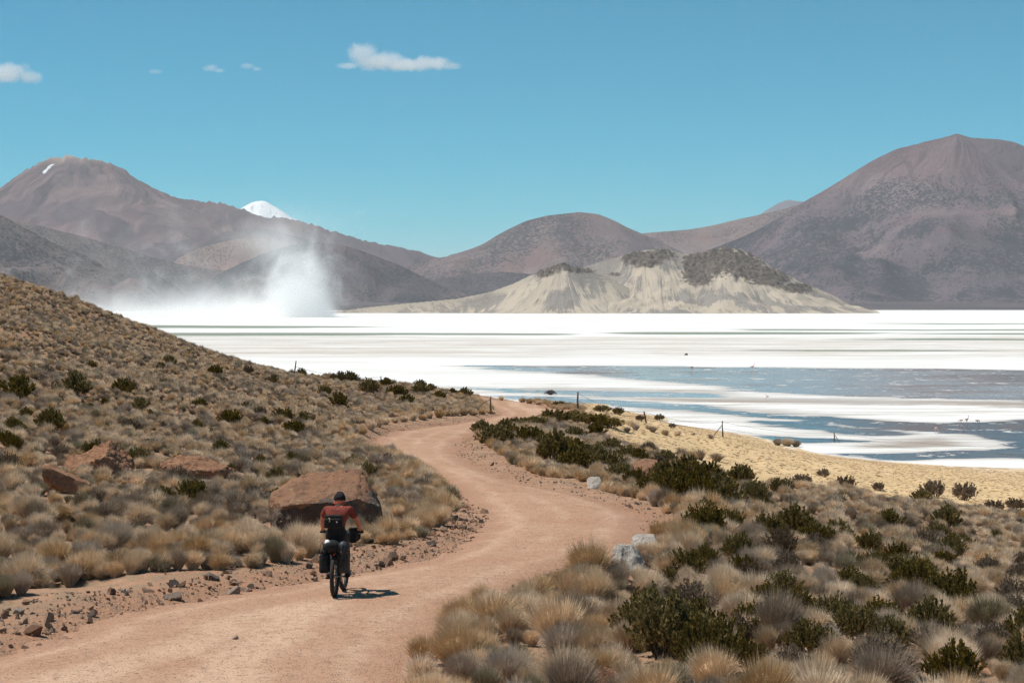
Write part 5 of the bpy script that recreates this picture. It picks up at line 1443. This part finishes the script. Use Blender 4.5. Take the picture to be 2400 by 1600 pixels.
# head: cap with soft lobed crown and peak turned forward, red band, tied hair, ears
cap = limb_skin('cap', [[((0,.478,1.735), (.118,.125)), ((0,.49,1.80), (.118,.122)), ((0,.495,1.84), (.10,.105))], [((0,.495,1.84), (.10,.105)), ((-.06,.49,1.875), .05)], [((0,.495,1.84), (.10,.105)), ((.062,.49,1.868), .045)]])
hat = obj('cap', cap, M_HAT, man)
obj('peak', mesh_of('peak', [tube([(-.075, .575, 1.745), (0, .66, 1.74), (.075, .575, 1.745)], [(.03, .006), (.05, .006), (.03, .006)], 8)]), M_HAT, hat)
bt, bf = torus(.105, .009, 40, 8)
obj('band', mesh_of('band', [(bt, bf)]), M_RED, hat).matrix_local = Matrix.Translation((0, .470, 1.700)) @ Matrix.Rotation(math.radians(-10), 4, 'X') @ Matrix.Rotation(math.radians(90), 4, 'Y') @ Matrix.Diagonal((1, .93, 1.02, 1))
obj('hair', limb_skin('hair', [[((0,.43,1.71), (.098,.075)), ((-.01,.385,1.635), (.055,.042)), ((-.015,.35,1.585), .034), ((-.012,.335,1.535), .016)]]), M_HAIR, man)
for s in (-1, 1):
    obj('ear', limb_skin('ear', [[((.083 * s, .49, 1.735), (.012,.018)), ((.088 * s, .485, 1.705), (.012,.018)), ((.082 * s, .488, 1.682), (.009,.012))]], 1), M_SKIN, man)
obj('face', limb_skin('face', [[((0,.545,1.70), (.06,.06)), ((0,.585,1.70), (.022,.026)), ((0,.607,1.688), .014)], [((0,.545,1.70), (.06,.06)), ((0,.56,1.645), (.042,.036))]]), M_SKIN, man)
tag(man, 'cyclist in rust-red T-shirt, black trousers and cap, riding away', 'person')
# pack worn on the lower back
e = at_bike('hip_pack')
obj('bag_body', slab((-.20, .025, 1.205), (.125, .165, 1.385), .035, 4, .06), M_BAG, e)
obj('roll_top', slab((-.185, .045, 1.365), (.115, .15, 1.435), .022, 3, .0), M_BAG, e)
obj('strap', slab((-.185, .012, 1.340), (.105, .04, 1.360), .004, 1), M_STRAP, e)
obj('cord', mesh_of('cord', [tube([(-.105, .026, 1.385), (-.085, .008, 1.36), (-.10, .010, 1.32), (-.08, .01, 1.335)], .006, 6)]), M_YELLOW, e)
obj('highlight_spot', slab((.018, .014, 1.305), (.042, .03, 1.33), .004, 1), M_WHITE, e)  # painted highlight: a small pale slab on the back of the pack
tag(e, 'black roll-top hip pack worn on the lower back of the cyclist', 'bag')

# the rider leans into the ride: back lower, head carried forward on the neck
def lean_forward(z, y):
    if z <= 1.0: return z, y
    if z <= 1.55: return 1 + (z - 1) * .93, y
    n = min(z, 1.70) - 1.55
    return (1.5115 + n * .35 + max(0.0, z - 1.70)), y + n * .6
done = set()
def lean_tree(o):
    if o.type == 'MESH' and o.data.name not in done:
        done.add(o.data.name)
        M = o.matrix_local.copy(); q = o.parent
        while q is not None and q is not man: M = q.matrix_local @ M; q = q.parent
        Mi = M.inverted()
        for v in o.data.vertices:
            w = M @ v.co; w.z, w.y = lean_forward(w.z, w.y); v.co = Mi @ w
        o.data.update()
    for c in o.children: lean_tree(c)
bpy.context.view_layer.update()
for c in list(man.children): lean_tree(c)
for c in e.children:
    for v in c.data.vertices: v.co.z -= .03
# ------------------------------------------------------------------ the air: thin haze over the basin
def box_mesh(name, lo, hi):
    x0, y0, z0 = lo; x1, y1, z1 = hi
    v = [(x0,y0,z0),(x1,y0,z0),(x1,y1,z0),(x0,y1,z0),(x0,y0,z1),(x1,y0,z1),(x1,y1,z1),(x0,y1,z1)]
    return np_mesh(name, v, np.array([[0,3,2,1],[4,5,6,7],[0,1,5,4],[1,2,6,5],[2,3,7,6],[3,0,4,7]]), False)
def volume_mat(name, color, density, aniso=0.0):
    m = NT(name)
    p = m.n('VolumePrincipled')
    p.inputs['Color'].default_value = color
    m.put(p.inputs['Density'], density)
    p.inputs['Anisotropy'].default_value = aniso
    m.l(p.outputs[0], m.out.inputs['Volume'])
    return m
hz = obj('haze', box_mesh('haze', (-65000, -65000, -60), (65000, 65000, 1075)))
m = volume_mat('haze_air', (0.95, 0.96, 1.0, 1), 2.5e-5)
m.mat.cycles.homogeneous_volume = True
hz.data.materials.append(m.mat)
tag(hz, kind='stuff')

# ------------------------------------------------------------------ salt dust blown up by the wind, and the few clouds
def vol_noise_field(m, vec, scale, detail=4.0, rough=.55, dist=.4):
    return m.noise(vec, scale, detail, rough, dist)
DD = 2350.0                                  # distance of the whirl
def dpx(px): return (px - 1200) / FPX * DD
def dz(py): return CAM_Z + (HORIZON - py) / FPX * DD
lo = (dpx(150), DD - 130, -1.0); hi = (dpx(860), DD + 150, dz(480))
o = obj('dust_cloud', box_mesh('dust_cloud', lo, hi))
m = NT('salt_dust')
v = m.pos(); sep = m.n('SeparateXYZ'); m.l(v, sep.inputs[0])
X_, Y_, Z_ = sep.outputs
n1 = m.noise(v, .016, 5, .62, .5); n2 = m.noise(v, .030, 6, .65, .6)
def gauss(x, c, w):
    t = m.math('DIVIDE', m.math('SUBTRACT', x, c), w); return m.math('EXPONENT', m.math('MULTIPLY', m.math('MULTIPLY', t, t), -1.0))
yy = gauss(Y_, DD, 60.0)
# the column, leaning a little to the right as it rises
lean = m.math('ADD', dpx(688), m.math('MULTIPLY', Z_, .12))
wob = m.math('ADD', X_, m.math('MULTIPLY', m.math('SUBTRACT', n1, .5), 70.0))
col_ = m.math('MULTIPLY', gauss(wob, lean, m.math('ADD', 33.0, m.math('MULTIPLY', Z_, .04))), m.ramp(m.math('ADD', Z_, m.math('MULTIPLY', m.math('SUBTRACT', n1, .5), 75.0)), dz(530), dz(700), 0, 1, False))
col_ = m.math('POWER', m.ramp(m.math('ADD', col_, m.math('MULTIPLY', m.math('SUBTRACT', n2, .5), 1.7)), .12, 1.15, 0, 1, False), 1.6)
# wisp above it
wis = m.math('MULTIPLY', m.math('MULTIPLY', gauss(wob, dpx(665), 46.0), gauss(Z_, dz(560), 26.0)), m.ramp(n1, .42, .70, 0, .14))
# low drift trailing to the left
dr = m.math('EXPONENT', m.math('MULTIPLY', Z_, -1.0 / 11.0))
dr = m.math('MULTIPLY', m.math('MULTIPLY', dr, m.ramp(X_, dpx(800), dpx(730), 0, 1)), m.ramp(X_, dpx(160), dpx(560), .25, 1))
dr2 = m.math('MULTIPLY', m.math('MULTIPLY', m.ramp(n2, .46, .72), m.math('EXPONENT', m.math('MULTIPLY', Z_, -1.0 / 28.0))), m.math('MULTIPLY', m.ramp(X_, dpx(770), dpx(690), 0, .5), m.ramp(X_, dpx(160), dpx(480), .25, 1)))
den = m.math('MULTIPLY', m.math('ADD', m.math('ADD', m.math('MULTIPLY', col_, 1.0), wis), m.math('ADD', m.math('MULTIPLY', dr, .9), dr2)), yy)
p = m.n('VolumePrincipled'); p.inputs['Color'].default_value = (1.0, .998, .99, 1); p.inputs['Anisotropy'].default_value = -.15
m.l(m.math('MULTIPLY', den, .075), p.inputs['Density']); m.l(p.outputs[0], m.out.inputs['Volume'])
o.data.materials.append(m.mat)
tag(o, 'white salt dust whirling up from the far edge of the flat', 'dust', kind='stuff')

CDIST = 15500.0
def cpx(px): return (px - 1200) / FPX * CDIST
def cz(py): return CAM_Z + (HORIZON - py) / FPX * CDIST
def cloud(lumps, seed, label, dens=.0075, thr=.42):
    """lumps: (px, py, half width, half height) of the puffs the cloud is made of."""
    x0 = min(cpx(a - c * 1.6) for a, b, c, d in lumps); x1 = max(cpx(a + c * 1.6) for a, b, c, d in lumps)
    z0_ = min(cz(b + d * 1.6) for a, b, c, d in lumps); z1_ = max(cz(b - d * 1.6) for a, b, c, d in lumps)
    w = max(c for a, b, c, d in lumps) / FPX * CDIST
    o = obj('cloud', box_mesh('cloud', (x0, CDIST - w * 1.3, z0_), (x1, CDIST + w * 1.3, z1_)))
    m = NT('cloud_vapour')
    v = m.pos(); sep = m.n('SeparateXYZ'); m.l(v, sep.inputs[0]); X_, Y_, Z_ = sep.outputs
    na = m.noise(m.pos(), .0065, 5, .62, .8)
    tot = None
    for a, b, c, d in lumps:
        hw, hh = c / FPX * CDIST, d / FPX * CDIST
        q = []
        for s_, cc, ww in ((X_, cpx(a), hw), (Y_, CDIST, min(hw, w) * .8), (Z_, cz(b), hh)):
            t = m.math('DIVIDE', m.math('SUBTRACT', s_, cc), ww); q.append(m.math('MULTIPLY', t, t))
        g = m.math('SUBTRACT', 1.0, m.math('SQRT', m.math('ADD', m.math('ADD', q[0], q[1]), q[2])))
        tot = g if tot is None else m.math('MAXIMUM', tot, g)
    f = m.ramp(m.math('ADD', tot, m.math('MULTIPLY', m.math('SUBTRACT', na, .5), 1.5)), .05, thr + .25)
    p = m.n('VolumePrincipled'); p.inputs['Color'].default_value = (.99, .99, .99, 1)
    m.l(m.math('MULTIPLY', f, dens), p.inputs['Density']); m.l(p.outputs[0], m.out.inputs['Volume'])
    o.data.materials.append(m.mat)
    tag(o, label, 'cloud', 'small clouds over the lake')
cloud([(850,125,44,32),(885,145,70,26),(950,152,80,18),(1010,148,60,20),(1055,155,34,12),(815,155,34,10),(920,138,36,18)], 1, 'largest cloud, a ragged white puff left of the middle of the sky')
cloud([(15,172,60,30),(70,180,36,20),(-40,176,60,32)], 2, 'grey-white cloud cut by the left edge of the photograph')
cloud([(493,160,24,13),(512,166,20,8)], 3, 'small pale cloud, left of the close pair', .008)
cloud([(578,156,24,11),(600,162,16,7)], 4, 'small thin cloud, right of the close pair', .007)
cloud([(363,168,18,8)], 5, 'faintest wisp of cloud between the left cloud and the pair', .004)
